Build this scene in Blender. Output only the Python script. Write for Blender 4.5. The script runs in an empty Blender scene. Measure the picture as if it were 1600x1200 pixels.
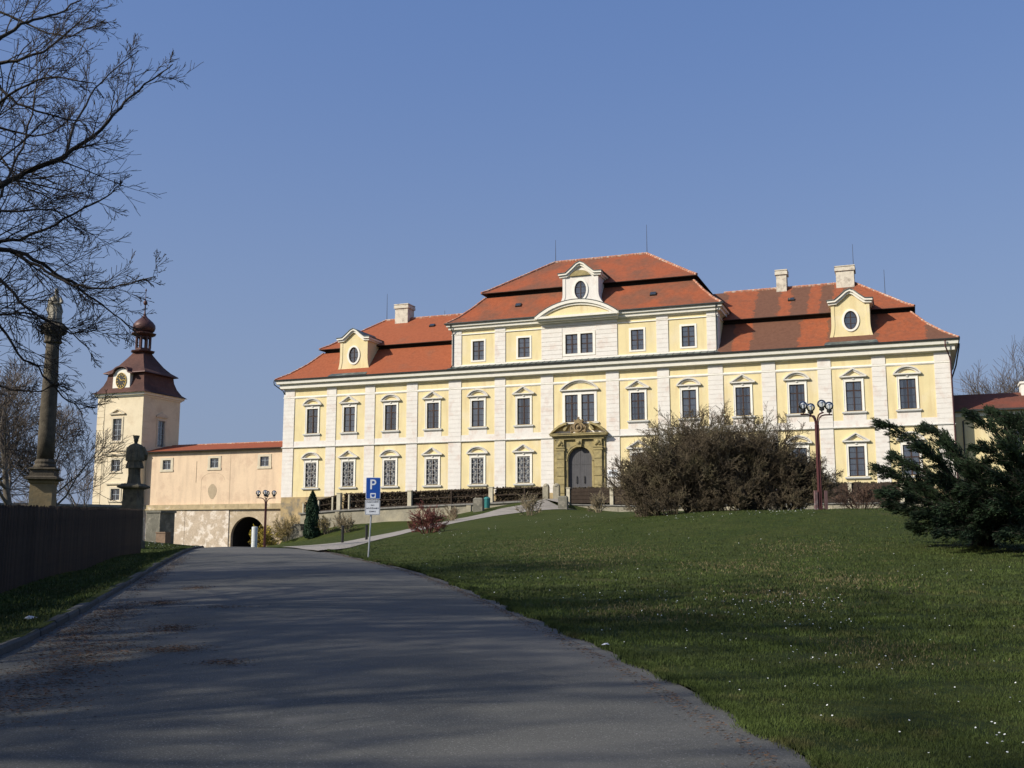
import bpy, math, random
import numpy as np
from mathutils import Vector, Matrix, Quaternion
R = math.radians
random.seed(7); rng = np.random.default_rng(7)
scene = bpy.context.scene
C = scene.collection
# ------------------------------------------------------------------ camera, light, exposure
PITCH, TH, FPX = 0.1477, 0.3629, 1648.9
cam = bpy.data.cameras.new('camera'); camo = bpy.data.objects.new('camera', cam); C.objects.link(camo)
cam.sensor_width = 36; cam.lens = FPX/1600*36; cam.clip_end = 6000; cam.clip_start = .05
camo.location = (0, 0, 0); camo.rotation_euler = (R(90)+PITCH, 0, 0)
scene.camera = camo
SUN_DIR = Vector((-.897, -.4415, 0)).normalized(); SUN_EL = R(34)
SUN_DIR = Vector((SUN_DIR.x*math.cos(SUN_EL), SUN_DIR.y*math.cos(SUN_EL), math.sin(SUN_EL)))
w = bpy.data.worlds.new("World"); scene.world = w; w.use_nodes = True
nt = w.node_tree; nt.nodes.clear()
sky = nt.nodes.new('ShaderNodeTexSky'); sky.sky_type = 'NISHITA'; sky.sun_disc = False
sky.sun_elevation = SUN_EL; sky.sun_rotation = math.atan2(SUN_DIR.x, SUN_DIR.y)
sky.air_density = 1.0; sky.dust_density = 3.0; sky.ozone_density = 0.9; sky.altitude = 300
bg = nt.nodes.new('ShaderNodeBackground'); bg.inputs[1].default_value = 0.09
hz = nt.nodes.new('ShaderNodeMix'); hz.data_type = 'RGBA'; hz.inputs[0].default_value = .5; hz.inputs[7].default_value = (1.30, 2.50, 6.1, 1)   # even spring haze over the clear sky
wo = nt.nodes.new('ShaderNodeOutputWorld')
nt.links.new(sky.outputs[0], hz.inputs[6]); 
gm = nt.nodes.new('ShaderNodeTexCoord'); sz = nt.nodes.new('ShaderNodeSeparateXYZ'); mrz = nt.nodes.new('ShaderNodeMapRange'); mrz.interpolation_type = 'SMOOTHSTEP'
for i_, v_ in enumerate((-.12, .52, .80, 0)): mrz.inputs[i_+1].default_value = v_
h2 = nt.nodes.new('ShaderNodeMix'); h2.data_type = 'RGBA'; h2.inputs[7].default_value = (2.75, 3.35, 4.45, 1)   # paler air towards the horizon all round
nt.links.new(gm.outputs['Generated'], sz.inputs[0]); nt.links.new(sz.outputs[2], mrz.inputs[0]); nt.links.new(mrz.outputs[0], h2.inputs[0]); nt.links.new(hz.outputs[2], h2.inputs[6]); nt.links.new(h2.outputs[2], bg.inputs[0]); nt.links.new(bg.outputs[0], wo.inputs[0])
sl = bpy.data.lights.new('sun', 'SUN'); sl.energy = 4.5; sl.angle = R(.8); sl.color = (1, .945, .84)
so = bpy.data.objects.new('sun', sl); C.objects.link(so); so.rotation_euler = SUN_DIR.to_track_quat('Z', 'Y').to_euler()
scene.view_settings.view_transform = 'Standard'; scene.view_settings.look = 'None'
scene.view_settings.exposure = 0.25; scene.view_settings.gamma = 1; scene.view_settings.use_curve_mapping = False
# ------------------------------------------------------------------ helpers
_f = Vector((0, math.cos(PITCH), math.sin(PITCH))); _r = Vector((1, 0, 0)); _u = _r.cross(_f)
def at(px, py, Y):
    """world point at forward distance Y seen where the photograph has (px, py)"""
    r = _f + _r*((px-800)/FPX) - _u*((py-600)/FPX)
    return r*(Y/r.y)
CO = Vector((7.1075, 110, 0)); CD = Vector((math.cos(TH), -math.sin(TH), 0)); CN = Vector((math.sin(TH), math.cos(TH), 0))
def W(u, v, z): return CO + CD*u + CN*v + Vector((0, 0, z))
def tag(o, label=None, cat=None, group=None, kind=None):
    if label: o['label'] = label
    if cat: o['category'] = cat
    if group: o['group'] = group
    if kind: o['kind'] = kind
    return o
def empty(name, loc=(0, 0, 0), rz=0, parent=None, **k):
    o = bpy.data.objects.new(name, None); C.objects.link(o); o.location = loc; o.rotation_euler = (0, 0, rz)
    o.empty_display_size = .3
    if parent: o.parent = parent
    return tag(o, **k)
def copy_tree(o, parent=None, loc=None, rz=None):
    c = o.copy(); C.objects.link(c)
    if parent is not None: c.parent = parent
    if loc is not None: c.location = loc
    if rz is not None: c.rotation_euler = (0, 0, rz)
    for ch in o.children: copy_tree(ch, c)
    return c
class G:
    def __init__(s): s.v = []; s.f = []
    def add(s, vs, fs):
        n = len(s.v); s.v += [tuple(p) for p in vs]; s.f += [tuple(i+n for i in f) for f in fs]; return s
    def quad(s, a, b, c, d): return s.add([a, b, c, d], [(0, 1, 2, 3)])
    def box(s, x0, x1, y0, y1, z0, z1):
        return s.add([(x0, y0, z0), (x1, y0, z0), (x1, y1, z0), (x0, y1, z0), (x0, y0, z1), (x1, y0, z1), (x1, y1, z1), (x0, y1, z1)],
                     [(0, 3, 2, 1), (4, 5, 6, 7), (0, 1, 5, 4), (1, 2, 6, 5), (2, 3, 7, 6), (3, 0, 4, 7)])
    def bar(s, a, b, w, h=None, up=(0, 0, 1)):
        a = Vector(a); b = Vector(b); h = h or w; d = (b-a).normalized(); u = Vector(up)
        x = d.cross(u)
        if x.length < 1e-4: x = d.cross(Vector((1, 0, 0)))
        x.normalize(); y = x.cross(d)
        vs = [p+x*(sx*w/2)+y*(sy*h/2) for p in (a, b) for sx, sy in ((-1, -1), (1, -1), (1, 1), (-1, 1))]
        return s.add(vs, [(0, 1, 2, 3), (7, 6, 5, 4), (0, 4, 5, 1), (1, 5, 6, 2), (2, 6, 7, 3), (3, 7, 4, 0)])
    def tube(s, pts, rad, n=6, cap=True):
        pts = [Vector(p) for p in pts]; m = len(pts)
        rads = rad if hasattr(rad, '__len__') else [rad]*m
        d = (pts[1]-pts[0]).normalized(); x = d.orthogonal().normalized(); vs = []
        for i, p in enumerate(pts):
            d2 = ((pts[min(i+1, m-1)]-pts[max(i-1, 0)])).normalized()
            x = (x - d2*x.dot(d2)); x = x.normalized() if x.length > 1e-6 else d2.orthogonal().normalized()
            y = d2.cross(x)
            for k in range(n):
                t = 2*math.pi*k/n; vs.append(p+(x*math.cos(t)+y*math.sin(t))*rads[i])
        fs = [(i*n+k, i*n+(k+1) % n, (i+1)*n+(k+1) % n, (i+1)*n+k) for i in range(m-1) for k in range(n)]
        if cap: fs += [tuple(range(n-1, -1, -1)), tuple((m-1)*n+k for k in range(n))]
        return s.add(vs, fs)
    def loft(s, rings, cap=True):
        n = len(rings[0]); vs = [p for r in rings for p in r]; m = len(rings)
        fs = [(i*n+k, i*n+(k+1) % n, (i+1)*n+(k+1) % n, (i+1)*n+k) for i in range(m-1) for k in range(n)]
        if cap: fs += [tuple(range(n-1, -1, -1)), tuple((m-1)*n+k for k in range(n))]
        return s.add(vs, fs)
    def lathe(s, prof, n=16, c=(0, 0), sx=1, sy=1, fold=0, nf=9, ph=0):
        rings = []
        for j, (r, z) in enumerate(prof):
            ring = []
            for k in range(n):
                t = 2*math.pi*k/n+ph; rr = r*(1+fold*math.sin(nf*t+j*.35))
                ring.append((c[0]+rr*sx*math.cos(t), c[1]+rr*sy*math.sin(t), z))
            rings.append(ring)
        return s.loft(rings)
    def prism(s, out, v0, v1, caps=(1, 1)):
        """outline of (u,z) points, anticlockwise seen from the front (-v), extruded along v"""
        n = len(out); vs = [(a, v0, b) for a, b in out]+[(a, v1, b) for a, b in out]
        fs = [(k, k+n, (k+1) % n+n, (k+1) % n) for k in range(n)]
        if caps[0]: fs.append(tuple(range(n)))
        if caps[1]: fs.append(tuple(range(2*n-1, n-1, -1)))
        return s.add(vs, fs)
    def ball(s, c, r, n=12, m=8, sz=1):
        rings = [[(c[0]+r*math.sin(a)*math.cos(t), c[1]+r*math.sin(a)*math.sin(t), c[2]-r*sz*math.cos(a)) for t in [2*math.pi*k/n for k in range(n)]]
                 for a in [max(.02, min(math.pi-.02, math.pi*j/m)) for j in range(m+1)]]
        return s.loft(rings)
    def build(s, name, mat, parent=None, smooth=False, loc=None, rz=None, **k):
        me = bpy.data.meshes.new(name); me.from_pydata([tuple(p) for p in s.v], [], s.f); me.materials.append(mat)
        if smooth: me.polygons.foreach_set('use_smooth', [True]*len(me.polygons))
        me.update()
        o = bpy.data.objects.new(name, me); C.objects.link(o)
        if parent: o.parent = parent
        if loc is not None: o.location = loc
        if rz is not None: o.rotation_euler = (0, 0, rz)
        return tag(o, **k)
def np_mesh(name, V, Fidx, mat, parent=None, nside=3, **k):
    me = bpy.data.meshes.new(name); nf = len(Fidx)
    me.vertices.add(len(V)); me.vertices.foreach_set('co', np.asarray(V, np.float32).ravel())
    me.loops.add(nf*nside); me.loops.foreach_set('vertex_index', np.asarray(Fidx, np.int32).ravel())
    me.polygons.add(nf); me.polygons.foreach_set('loop_start', np.arange(0, nf*nside, nside, dtype=np.int32))
    me.polygons.foreach_set('loop_total', np.full(nf, nside, np.int32))
    me.update(calc_edges=True); me.materials.append(mat)
    o = bpy.data.objects.new(name, me); C.objects.link(o)
    if parent: o.parent = parent
    return tag(o, **k)
# ------------------------------------------------------------------ materials
def mat(name, col, rough=.8, var=.15, scale=3.0, col2=None, s2=.6, thr=(.45, .6), bump=0., bscale=20., metal=0., fine=0., fscale=60, streak=None, spec=.3, trans=0, objrand=0):
    m = bpy.data.materials.new(name); m.use_nodes = True; t = m.node_tree; N = t.nodes; L = t.links
    b = N['Principled BSDF']; b.inputs['Roughness'].default_value = rough; b.inputs['Metallic'].default_value = metal
    b.inputs['Specular IOR Level'].default_value = spec
    tc = N.new('ShaderNodeTexCoord'); co = tc.outputs['Object']
    def noise(sc, det=4, vec=co, ro=.55):
        n = N.new('ShaderNodeTexNoise'); n.inputs['Scale'].default_value = sc; n.inputs['Detail'].default_value = det
        n.inputs['Roughness'].default_value = ro; L.new(vec, n.inputs['Vector']); return n.outputs['Fac']
    def ramp(fac, a, b_):
        r = N.new('ShaderNodeMapRange'); r.inputs[1].default_value = a; r.inputs[2].default_value = b_; L.new(fac, r.inputs[0]); return r.outputs[0]
    def mix(fac, a, b_, typ='MIX'):
        x = N.new('ShaderNodeMix'); x.data_type = 'RGBA'; x.blend_type = typ
        if isinstance(fac, float): x.inputs[0].default_value = fac
        else: L.new(fac, x.inputs[0])
        for i, q in ((6, a), (7, b_)):
            if isinstance(q, tuple): x.inputs[i].default_value = (*q, 1)
            else: L.new(q, x.inputs[i])
        return x.outputs[2]
    lo = tuple(c*(1-var) for c in col); hi = tuple(min(1, c*(1+var)) for c in col)
    out = mix(ramp(noise(scale), .3, .7), lo, hi)
    if col2: out = mix(ramp(noise(s2, 6, ro=.65), *thr), out, col2)
    if streak:
        mp = N.new('ShaderNodeMapping'); mp.inputs['Scale'].default_value = streak[1]; L.new(co, mp.inputs[0])
        out = mix(ramp(noise(1.0, 5, mp.outputs[0]), .5, .75), out, streak[0])
    if fine: 
        out = mix(ramp(noise(fscale, 2), .35, .65), mix(1.0, out, (1-fine,)*3, 'MULTIPLY'), out)
    if objrand:
        oi = N.new('ShaderNodeObjectInfo'); out = mix(1.0, out, mix(oi.outputs['Random'], (1-objrand,)*3, (1+0*objrand,)*3), 'MULTIPLY')
    L.new(out, b.inputs['Base Color'])
    if bump:
        bn = N.new('ShaderNodeBump'); bn.inputs['Strength'].default_value = bump; bn.inputs['Distance'].default_value = .03
        L.new(noise(bscale, 5), bn.inputs['Height']); L.new(bn.outputs[0], b.inputs['Normal'])
    return m
M = {}
M['yellow'] = mat('yellow_render', (.74, .62, .34), .9, .05, .8, (.75, .64, .42), .35, (.50, .68), .15, 25, fine=.04, fscale=9, streak=((.64, .50, .27), (1.6, 1.6, .22)))
M['white'] = mat('white_stucco', (.75, .705, .635), .9, .05, 1.2, (.66, .55, .47), .7, (.52, .70), .2, 25, fine=.05, fscale=8)
M['cornice'] = mat('cornice_plaster', (.76, .72, .62), .85, .05, 2.0, (.6, .56, .5), .9, (.6, .75), .1, 20)
M['trim'] = mat('pale_stone_trim', (.70, .66, .58), .85, .06, 3, (.52, .49, .44), 1.5, (.5, .7), .2, 30)
M['surround'] = mat('window_surround_white', (.80, .76, .67), .85, .05, 3, (.6, .56, .5), 1.4, (.62, .8), .1, 30)
M['chimney'] = mat('old_chimney_plaster', (.62, .56, .45), .95, .1, 2, (.36, .31, .25), 1.8, (.5, .66), .4, 12)
M['sill'] = mat('pale_grey_sill', (.56, .545, .50), .8, .08, 4, bump=.1)
M['frame'] = mat('brown_window_frame', (.05, .026, .018), .5, .15, 8)
M['curtain'] = mat('net_curtain', (.84, .83, .80), .9, .05, 6)
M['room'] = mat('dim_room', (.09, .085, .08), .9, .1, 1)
M['grille'] = mat('painted_iron_grille', (.62, .61, .56), .5, .1, 10)
M['stone'] = mat('portal_sandstone', (.36, .29, .135), .9, .18, 2.5, (.20, .17, .10), 1.2, (.5, .72), .5, 14, fine=.15, fscale=30)
M['tunnel_shade'] = mat('shade_toned_tunnel_stone', (.022, .020, .018), .95, .3, 2)  # near-black colour stands in for the shade inside the gate tunnel
M['door'] = mat('grey_timber_door', (.085, .082, .085), .7, .1, 2, bump=.2, bscale=8, streak=((.06, .06, .06), (9, 9, .3)))
M['blackmetal'] = mat('black_metal', (.02, .02, .02), .5, .1, 5)
M['sheet'] = mat('weathered_zinc_sheet', (.085, .10, .095), .55, .2, 2.5, (.17, .20, .18), 1.3, (.5, .65), .1, 10, metal=.2)
M['gutter'] = mat('dark_gutter', (.05, .052, .05), .5, .2, 3, metal=.3)
M['pipe'] = mat('red_brown_pipe', (.075, .028, .03), .5, .15, 3)
M['eaveboard'] = mat('dark_eave_board', (.028, .017, .012), .9, .2, 3)
M['plinth'] = mat('ochre_plinth_stone', (.42, .31, .16), .95, .2, 1.2, (.22, .19, .14), .9, (.48, .62), .5, 6, fine=.1, fscale=12)
M['passage'] = mat('peach_render', (.74, .56, .38), .95, .05, .9, (.64, .47, .32), .45, (.52, .62), .2, 15, fine=.05, fscale=6, streak=((.60, .45, .31), (1.2, 1.2, .2)))
M['oldwall'] = mat('peeling_plaster', (.56, .45, .33), .95, .12, 1.2, (.80, .70, .58), 1.1, (.50, .58), .5, 8, fine=.2, fscale=8)
M['oldwall2'] = mat('peeling_plaster_grey', (.50, .40, .27), .95, .10, 1.6, (.68, .58, .46), 1.6, (.56, .66), .5, 8, fine=.2, fscale=8)
M['ledge'] = mat('ledge_sandstone', (.43, .34, .2), .95, .2, 1.4, (.62, .52, .4), .8, (.55, .62), .5, 9)
M['patch'] = mat('bare_render_patch', (.42, .33, .22), .95, .1, 3, bump=.3, bscale=20)
M['tower'] = mat('tower_render', (.74, .63, .44), .95, .05, .8, (.64, .52, .35), .5, (.5, .66), .2, 15, fine=.05, fscale=5)
M['towertrim'] = mat('tower_trim', (.60, .52, .38), .9, .1, 2, bump=.2)
M['clock_ring'] = mat('gilt', (.62, .42, .10), .4, .1, 5, metal=.3)
M['clock_face'] = mat('clock_face_dark', (.03, .028, .025), .6, .1, 5)
M['stone_grey'] = mat('lichen_statue_stone', (.088, .072, .050), .95, .3, 3, (.155, .135, .095), 2.0, (.54, .7), .6, 18, fine=.2, fscale=25)
M['stone_nep'] = mat('mossy_statue_stone', (.135, .12, .08), .95, .3, 3, (.07, .062, .045), 2.5, (.48, .64), .6, 18, fine=.2, fscale=25)
M['stone_pale'] = mat('pale_statue_stone', (.33, .30, .235), .95, .2, 4, (.14, .13, .11), 3.0, (.52, .68), .6, 18, fine=.2, fscale=25)
M['pedestal'] = mat('pedestal_ochre', (.23, .175, .095), .95, .2, 1.5, (.16, .14, .09), 1.1, (.48, .62), .5, 10)
M['graywall'] = mat('grey_rubble_wall', (.17, .16, .125), .95, .25, 1.3, (.32, .29, .23), 1.0, (.52, .66), .7, 5, fine=.2, fscale=9)
M['retain'] = mat('retaining_wall_stone', (.30, .27, .20), .95, .2, 1.1, (.42, .37, .26), .6, (.5, .66), .6, 5, fine=.15, fscale=9)
M['cope'] = mat('coping_stone', (.20, .19, .17), .9, .2, 3, bump=.3)
M['postpale'] = mat('pale_stone_post', (.50, .45, .33), .9, .15, 3, bump=.3)
M['darkwood'] = mat('dark_brown_wood', (.040, .027, .018), .9, .25, 3, bump=.3, bscale=30, streak=((.06, .045, .035), (8, 8, .6)))
M['picket'] = mat('weathered_picket', (.040, .027, .019), .9, .4, 2, (.062, .046, .034), 1.5, (.5, .7), .5, 30, objrand=.6)
M['bark'] = mat('dark_bark', (.045, .036, .028), .95, .3, 6, (.09, .075, .055), 4, (.52, .7), .6, 40)
M['twig'] = mat('bare_twigs', (.050, .038, .028), .9, .3, 2)
M['bark_far'] = mat('grey_bark', (.13, .11, .085), .95, .3, 3, (.20, .18, .14), 2, (.52, .66), .4, 20)
M['twig_far'] = mat('grey_brown_twigs', (.12, .095, .075), .9, .25, 1)
M['shrubtwig'] = mat('brown_shrub_twigs', (.115, .088, .056), .9, .35, .9, (.15, .13, .07), .8, (.5, .65))
M['shrubdark'] = mat('hedge_leaves', (.062, .046, .026), .9, .4, 1.2, (.11, .09, .045), 1.5, (.6, .75))
M['shrubpale'] = mat('pale_dry_twigs', (.26, .21, .13), .9, .3, 2)
M['red'] = mat('red_twigs', (.15, .045, .036), .8, .3, 4, (.20, .09, .065), 3, (.5, .65))
M['forsythia'] = mat('forsythia_bloom', (.46, .34, .04), .8, .3, 5, (.20, .17, .05), 2, (.5, .65))
M['conifer'] = mat('juniper_needles', (.019, .036, .015), .75, .45, 1.4, (.038, .060, .022), 2.6, (.52, .7))
M['cypress'] = mat('cypress_needles', (.018, .042, .020), .8, .4, 3, (.035, .07, .028), 5, (.5, .7))
M['lamp'] = mat('red_brown_lamp_paint', (.085, .030, .028), .4, .15, 4, bump=.05)
M['signback'] = mat('galvanised', (.48, .49, .50), .35, .08, 8, metal=.6)
M['blue'] = mat('sign_blue', (.012, .075, .36), .35, .03, 4, spec=.5)
M['signwhite'] = mat('sign_white', (.74, .76, .78), .4, .03, 4)
M['signgrey'] = mat('sign_grey_print', (.10, .10, .11), .6, .02, 4)
M['teal'] = mat('teal_paint', (.03, .17, .16), .5, .1, 5)
M['asphalt'] = None
M['whitepost'] = mat('white_bollard_paint', (.62, .64, .62), .6, .08, 3)
M['antenna'] = mat('steel_rod', (.10, .10, .11), .5, .1, 3, metal=.5)
M['bloom'] = mat('daisy_petals', (.70, .70, .66), .8, .05, 5)
M['litter'] = mat('brown_needles_litter', (.10, .055, .03), .95, .35, 4)
M['paper'] = mat('scrap_paper', (.5, .52, .55), .8, .1, 5)
def glass_mat(name, tint, refl=.9, base=.08):
    m = bpy.data.materials.new(name); m.use_nodes = True; t = m.node_tree; N = t.nodes; L = t.links; N.clear()
    o = N.new('ShaderNodeOutputMaterial'); mx = N.new('ShaderNodeMixShader'); tr = N.new('ShaderNodeBsdfTransparent'); gl = N.new('ShaderNodeBsdfGlossy')
    fr = N.new('ShaderNodeFresnel'); fr.inputs[0].default_value = 1.52; ad = N.new('ShaderNodeMath'); ad.operation = 'MULTIPLY_ADD'
    ad.inputs[1].default_value = refl; ad.inputs[2].default_value = base
    no = N.new('ShaderNodeTexNoise'); no.inputs['Scale'].default_value = 2.5; bp = N.new('ShaderNodeBump'); bp.inputs['Strength'].default_value = .12; bp.inputs['Distance'].default_value = .05
    tc = N.new('ShaderNodeTexCoord'); L.new(tc.outputs['Object'], no.inputs['Vector']); L.new(no.outputs['Fac'], bp.inputs['Height']); L.new(bp.outputs[0], gl.inputs['Normal'])
    tr.inputs[0].default_value = (*tint, 1); gl.inputs['Roughness'].default_value = .03; gl.inputs[0].default_value = (.9, .88, .84, 1)
    L.new(fr.outputs[0], ad.inputs[0]); L.new(ad.outputs[0], mx.inputs[0]); L.new(tr.outputs[0], mx.inputs[1]); L.new(gl.outputs[0], mx.inputs[2]); L.new(mx.outputs[0], o.inputs[0])
    return m
M['glass'] = glass_mat('window_glass', (.90, .91, .91), 1, .16)
M['globe'] = glass_mat('clear_lamp_globe', (.86, .88, .9), 1.3, .10)
def roof_mat(name, orange, brown, mode, patches=()):
    m = bpy.data.materials.new(name); m.use_nodes = True; t = m.node_tree; N = t.nodes; L = t.links; b = N['Principled BSDF']
    b.inputs['Roughness'].default_value = .85; b.inputs['Specular IOR Level'].default_value = .2
    tc = N.new('ShaderNodeTexCoord'); co = tc.outputs['Object']
    def noise(sc, det=4, ro=.6):
        n = N.new('ShaderNodeTexNoise'); n.inputs['Scale'].default_value = sc; n.inputs['Detail'].default_value = det; n.inputs['Roughness'].default_value = ro; L.new(co, n.inputs['Vector']); return n.outputs['Fac']
    def math_(op, a, b_):
        x = N.new('ShaderNodeMath'); x.operation = op
        for i, q in ((0, a), (1, b_)):
            if isinstance(q, (int, float)): x.inputs[i].default_value = q
            else: L.new(q, x.inputs[i])
        return x.outputs[0]
    def mr(f, a, b_, c=0, d=1):
        r = N.new('ShaderNodeMapRange'); L.new(f, r.inputs[0])
        for i, q in enumerate((a, b_, c, d)): r.inputs[i+1].default_value = q
        return r.outputs[0]
    def mix(fac, a, b_, typ='MIX'):
        x = N.new('ShaderNodeMix'); x.data_type = 'RGBA'; x.blend_type = typ; L.new(fac, x.inputs[0])
        for i, q in ((6, a), (7, b_)):
            if isinstance(q, tuple): x.inputs[i].default_value = (*q, 1)
            else: L.new(q, x.inputs[i])
        return x.outputs[2]
    sx = N.new('ShaderNodeSeparateXYZ'); L.new(co, sx.inputs[0])
    u = math_('ADD', math_('ADD', sx.outputs[0], mr(noise(1.0, 3), 0, 1, -.7, .7)), mr(noise(9, 2), 0, 1, -.35, .35))
    if patches:
        f = None
        for a, b_, z0, z1 in patches:
            g = math_('MULTIPLY', math_('GREATER_THAN', u, a), math_('LESS_THAN', u, b_))
            g = math_('MULTIPLY', g, math_('MULTIPLY', math_('GREATER_THAN', sx.outputs[2], z0), math_('LESS_THAN', sx.outputs[2], z1)))
            f = g if f is None else math_('MAXIMUM', f, g)
        f = math_('MULTIPLY', f, mr(noise(1.6, 5, .7), .3, .6, .45, .95))
    else:
        f = mr(noise(.28, 5, .65), .40, .60)
    c = mix(f, brown, orange) if mode != 'all' else mix(mr(noise(.5, 5), .55, .75), orange, brown)
    c = mix(mr(noise(9, 3), .3, .7), c, mix(mr(noise(3, 3), .4, .6), (.75, .72, .7), (1, 1, 1)), 'MULTIPLY')
    # weathering flecks
    c = mix(mr(noise(2.2, 6, .75), .64, .74, 0, .6), c, (.10, .085, .06))
    c = mix(mr(noise(1.1, 7, .8), .66, .72, 0, .35), c, (.42, .30, .2))
    # tile courses: rows by height, columns by u and v
    def saw(val, fr):
        q = math_('MULTIPLY', val, fr); return math_('FRACT', q, 0)
    rows = saw(sx.outputs[2], 6.0); cols = saw(math_('ADD', sx.outputs[0], sx.outputs[1]), 5.2)
    hh = math_('ADD', math_('MULTIPLY', rows, -1.0), math_('MULTIPLY', math_('ABSOLUTE', math_('SUBTRACT', cols, .5), 0), .8))
    c = mix(mr(rows, .0, .25, .25, 0), c, (.05, .03, .02))
    L.new(c, b.inputs['Base Color'])
    bp = N.new('ShaderNodeBump'); bp.inputs['Strength'].default_value = .6; bp.inputs['Distance'].default_value = .04; L.new(hh, bp.inputs['Height']); L.new(bp.outputs[0], b.inputs['Normal'])
    return m
OR, BR = (.33, .092, .038), (.155, .074, .046)
M['roofL'] = roof_mat('left_wing_tiles', (.315, .092, .040), (.25, .094, .050), 'all')
M['roofC'] = roof_mat('central_roof_tiles', (.315, .088, .038), (.195, .082, .048), 'mix')
M['roofR'] = roof_mat('right_wing_tiles', OR, BR, 'patch', [(16.0, 17.8, 18, 22.4), (22.5, 25.3, 18, 22.4), (29.8, 34.2, 18, 22.4), (14.6, 17.8, 22.4, 28), (20.2, 21.4, 22.4, 28), (23.2, 24.4, 22.4, 28), (25.6, 26.4, 22.4, 28), (27.6, 33, 22.4, 28)])
M['roofP'] = roof_mat('passage_tiles', (.31, .082, .036), (.22, .08, .045), 'all')
M['roofT'] = roof_mat('tower_shingles', (.125, .062, .048), (.075, .040, .034), 'mix')
M['onion'] = mat('onion_copper', (.085, .040, .034), .5, .2, 3, bump=.1, metal=.2)
M['roofA'] = roof_mat('annex_tiles', (.20, .06, .035), (.14, .055, .036), 'mix')
M['ridge'] = mat('mortared_ridge_tiles', (.40, .17, .10), .9, .2, 2.5, (.52, .42, .33), 3.5, (.5, .62))
# ------------------------------------------------------------------ terrain
ROADY = [-40, -10, 0, 10, 20, 30, 40, 50, 60, 70, 90, 125, 140]; ROADZ = [-2.6, -1.87, -1.6, -1.33, -1.05, -.76, -.52, -.38, -.36, -.44, -.9, -1.4, -1.5]
LY = [-40, -10, 0, 11.9, 16.1, 19.2, 23.7, 31.2, 39.6, 50.5, 60, 80, 125, 140]; LX = [-6, -4.6, -4.8, -5.6, -6.6, -7.35, -8.45, -10.3, -12.35, -15.1, -17.4, -23, -34.5, -39]
RY = [-40, -10, 0, 6.9, 9.6, 12.5, 16.4, 20.7, 24.7, 29.4, 35.1, 44.1, 52, 60, 80, 125, 140]; RX = [3, 2.6, 2.35, 1.98, 1.68, 1.15, .32, -.55, -1.5, -2.8, -4.65, -7.4, -10.3, -13.8, -19.8, -27.6, -32]
def smooth_curve(ys, xs, w=2.0):
    g = np.arange(-40, 141, .5); v = np.interp(g, ys, xs); k = int(w/.5); ker = np.hanning(2*k+3); ker /= ker.sum()
    vv = np.convolve(np.pad(v, k+1, mode='edge'), ker, 'valid'); return lambda y: np.interp(y, g, vv)
xL = smooth_curve(LY, LX, 4); xR = smooth_curve(RY, RX, 2.5); zR = smooth_curve(ROADY, ROADZ, 6)
pathLo = [(520, 862, 43.5), (575, 848, 56), (640, 832, 67), (700, 820, 77), (770, 807, 87), (830, 799, 93), (872, 796, 96), (905, 797, 97.5)]
pathUp = [(440, 855, 58), (500, 853, 60), (535, 847.5, 64), (600, 835, 72), (650, 824, 79), (715, 811, 87), (782, 795, 95), (850, 780, 103)]
ctl = []
for y in list(range(-40, 60, 8))+[60, 70, 80, 95, 110, 125]:
    ctl += [(xL(y), y, zR(y)+.02), (xR(y), y, zR(y)+.02)]
for p in pathLo[1:]+pathUp[2:]: ctl.append(tuple(at(*p)))
for p in [(1600, 1200, 7), (1600, 1050, 11), (1600, 950, 17), (1600, 880, 26), (1500, 848, 32), (1560, 835, 40), (1200, 1000, 13.5), (1200, 940, 18.5), (1200, 900, 24), (1200, 862, 31), (1200, 831, 37), (1200, 809, 42), (1283, 796, 44), (1250, 799, 48), (1100, 801, 50),
          (900, 930, 20.5), (900, 890, 28), (900, 861, 36), (900, 836, 46), (900, 816, 58), (900, 804, 75), (1000, 801, 62), (1000, 799, 80), (700, 880, 31), (700, 850, 44), (700, 831, 58), (1450, 806, 42), (1500, 800, 55),
          (240, 847, 60), (217, 865, 47), (0, 930, 23.5), (120, 893, 33), (440, 851, 85), (500, 841, 90), (560, 833, 88), (600, 827, 92), (640, 821, 98), (470, 833, 113), (500, 828, 113), (530, 822, 112), (560, 820, 111.5), (600, 816, 110.5), (640, 815, 109.5), (700, 806, 108), (768, 795, 106), (815, 787, 105), (900, 797, 102), (1000, 802, 99), (872, 780, 106)]:
    ctl.append(tuple(at(*p)))
ctl += [(12.5, 70, 1.9), (20, 95, 2.5), (20, 62, 1.8), (30, 85, 2.6), (40, 60, 2.2), (50, 30, .6), (45, 5, -.9), (30, -20, -1.8), (-18, -10, -2.0), (-20, 15, -1.4), (-25, 30, -1.0), (-22, 50, -.35), (-18.6, 52, -.35), (-30, 70, -.2), (-50, 60, -.6), (-50, 100, .2), (-36, 105, .0), (-60, 130, 0), (-45, 130, -.9), (-25, 122, -.8), (0, 135, 2), (60, 120, 4), (60, 90, 3.4), (90, 60, 3), (100, 0, 0), (0, -60, -3), (-80, 0, -2.5), (120, 130, 4), (0, 180, 0), (-120, 100, -2), (-80, 160, -1), (80, 180, 3)]
P_ = np.array(ctl); xy = P_[:, :2]/40.0
def tps(r2): return np.where(r2 > 1e-12, .5*r2*np.log(r2+1e-12), 0)
n_ = len(P_); K = tps(((xy[:, None]-xy[None])**2).sum(-1))+np.eye(n_)*2e-4
A_ = np.zeros((n_+3, n_+3)); A_[:n_, :n_] = K; A_[:n_, n_] = 1; A_[:n_, n_+1:] = xy; A_[n_, :n_] = 1; A_[n_+1:, :n_] = xy.T
sol = np.linalg.solve(A_, np.concatenate([P_[:, 2], np.zeros(3)]))
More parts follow.
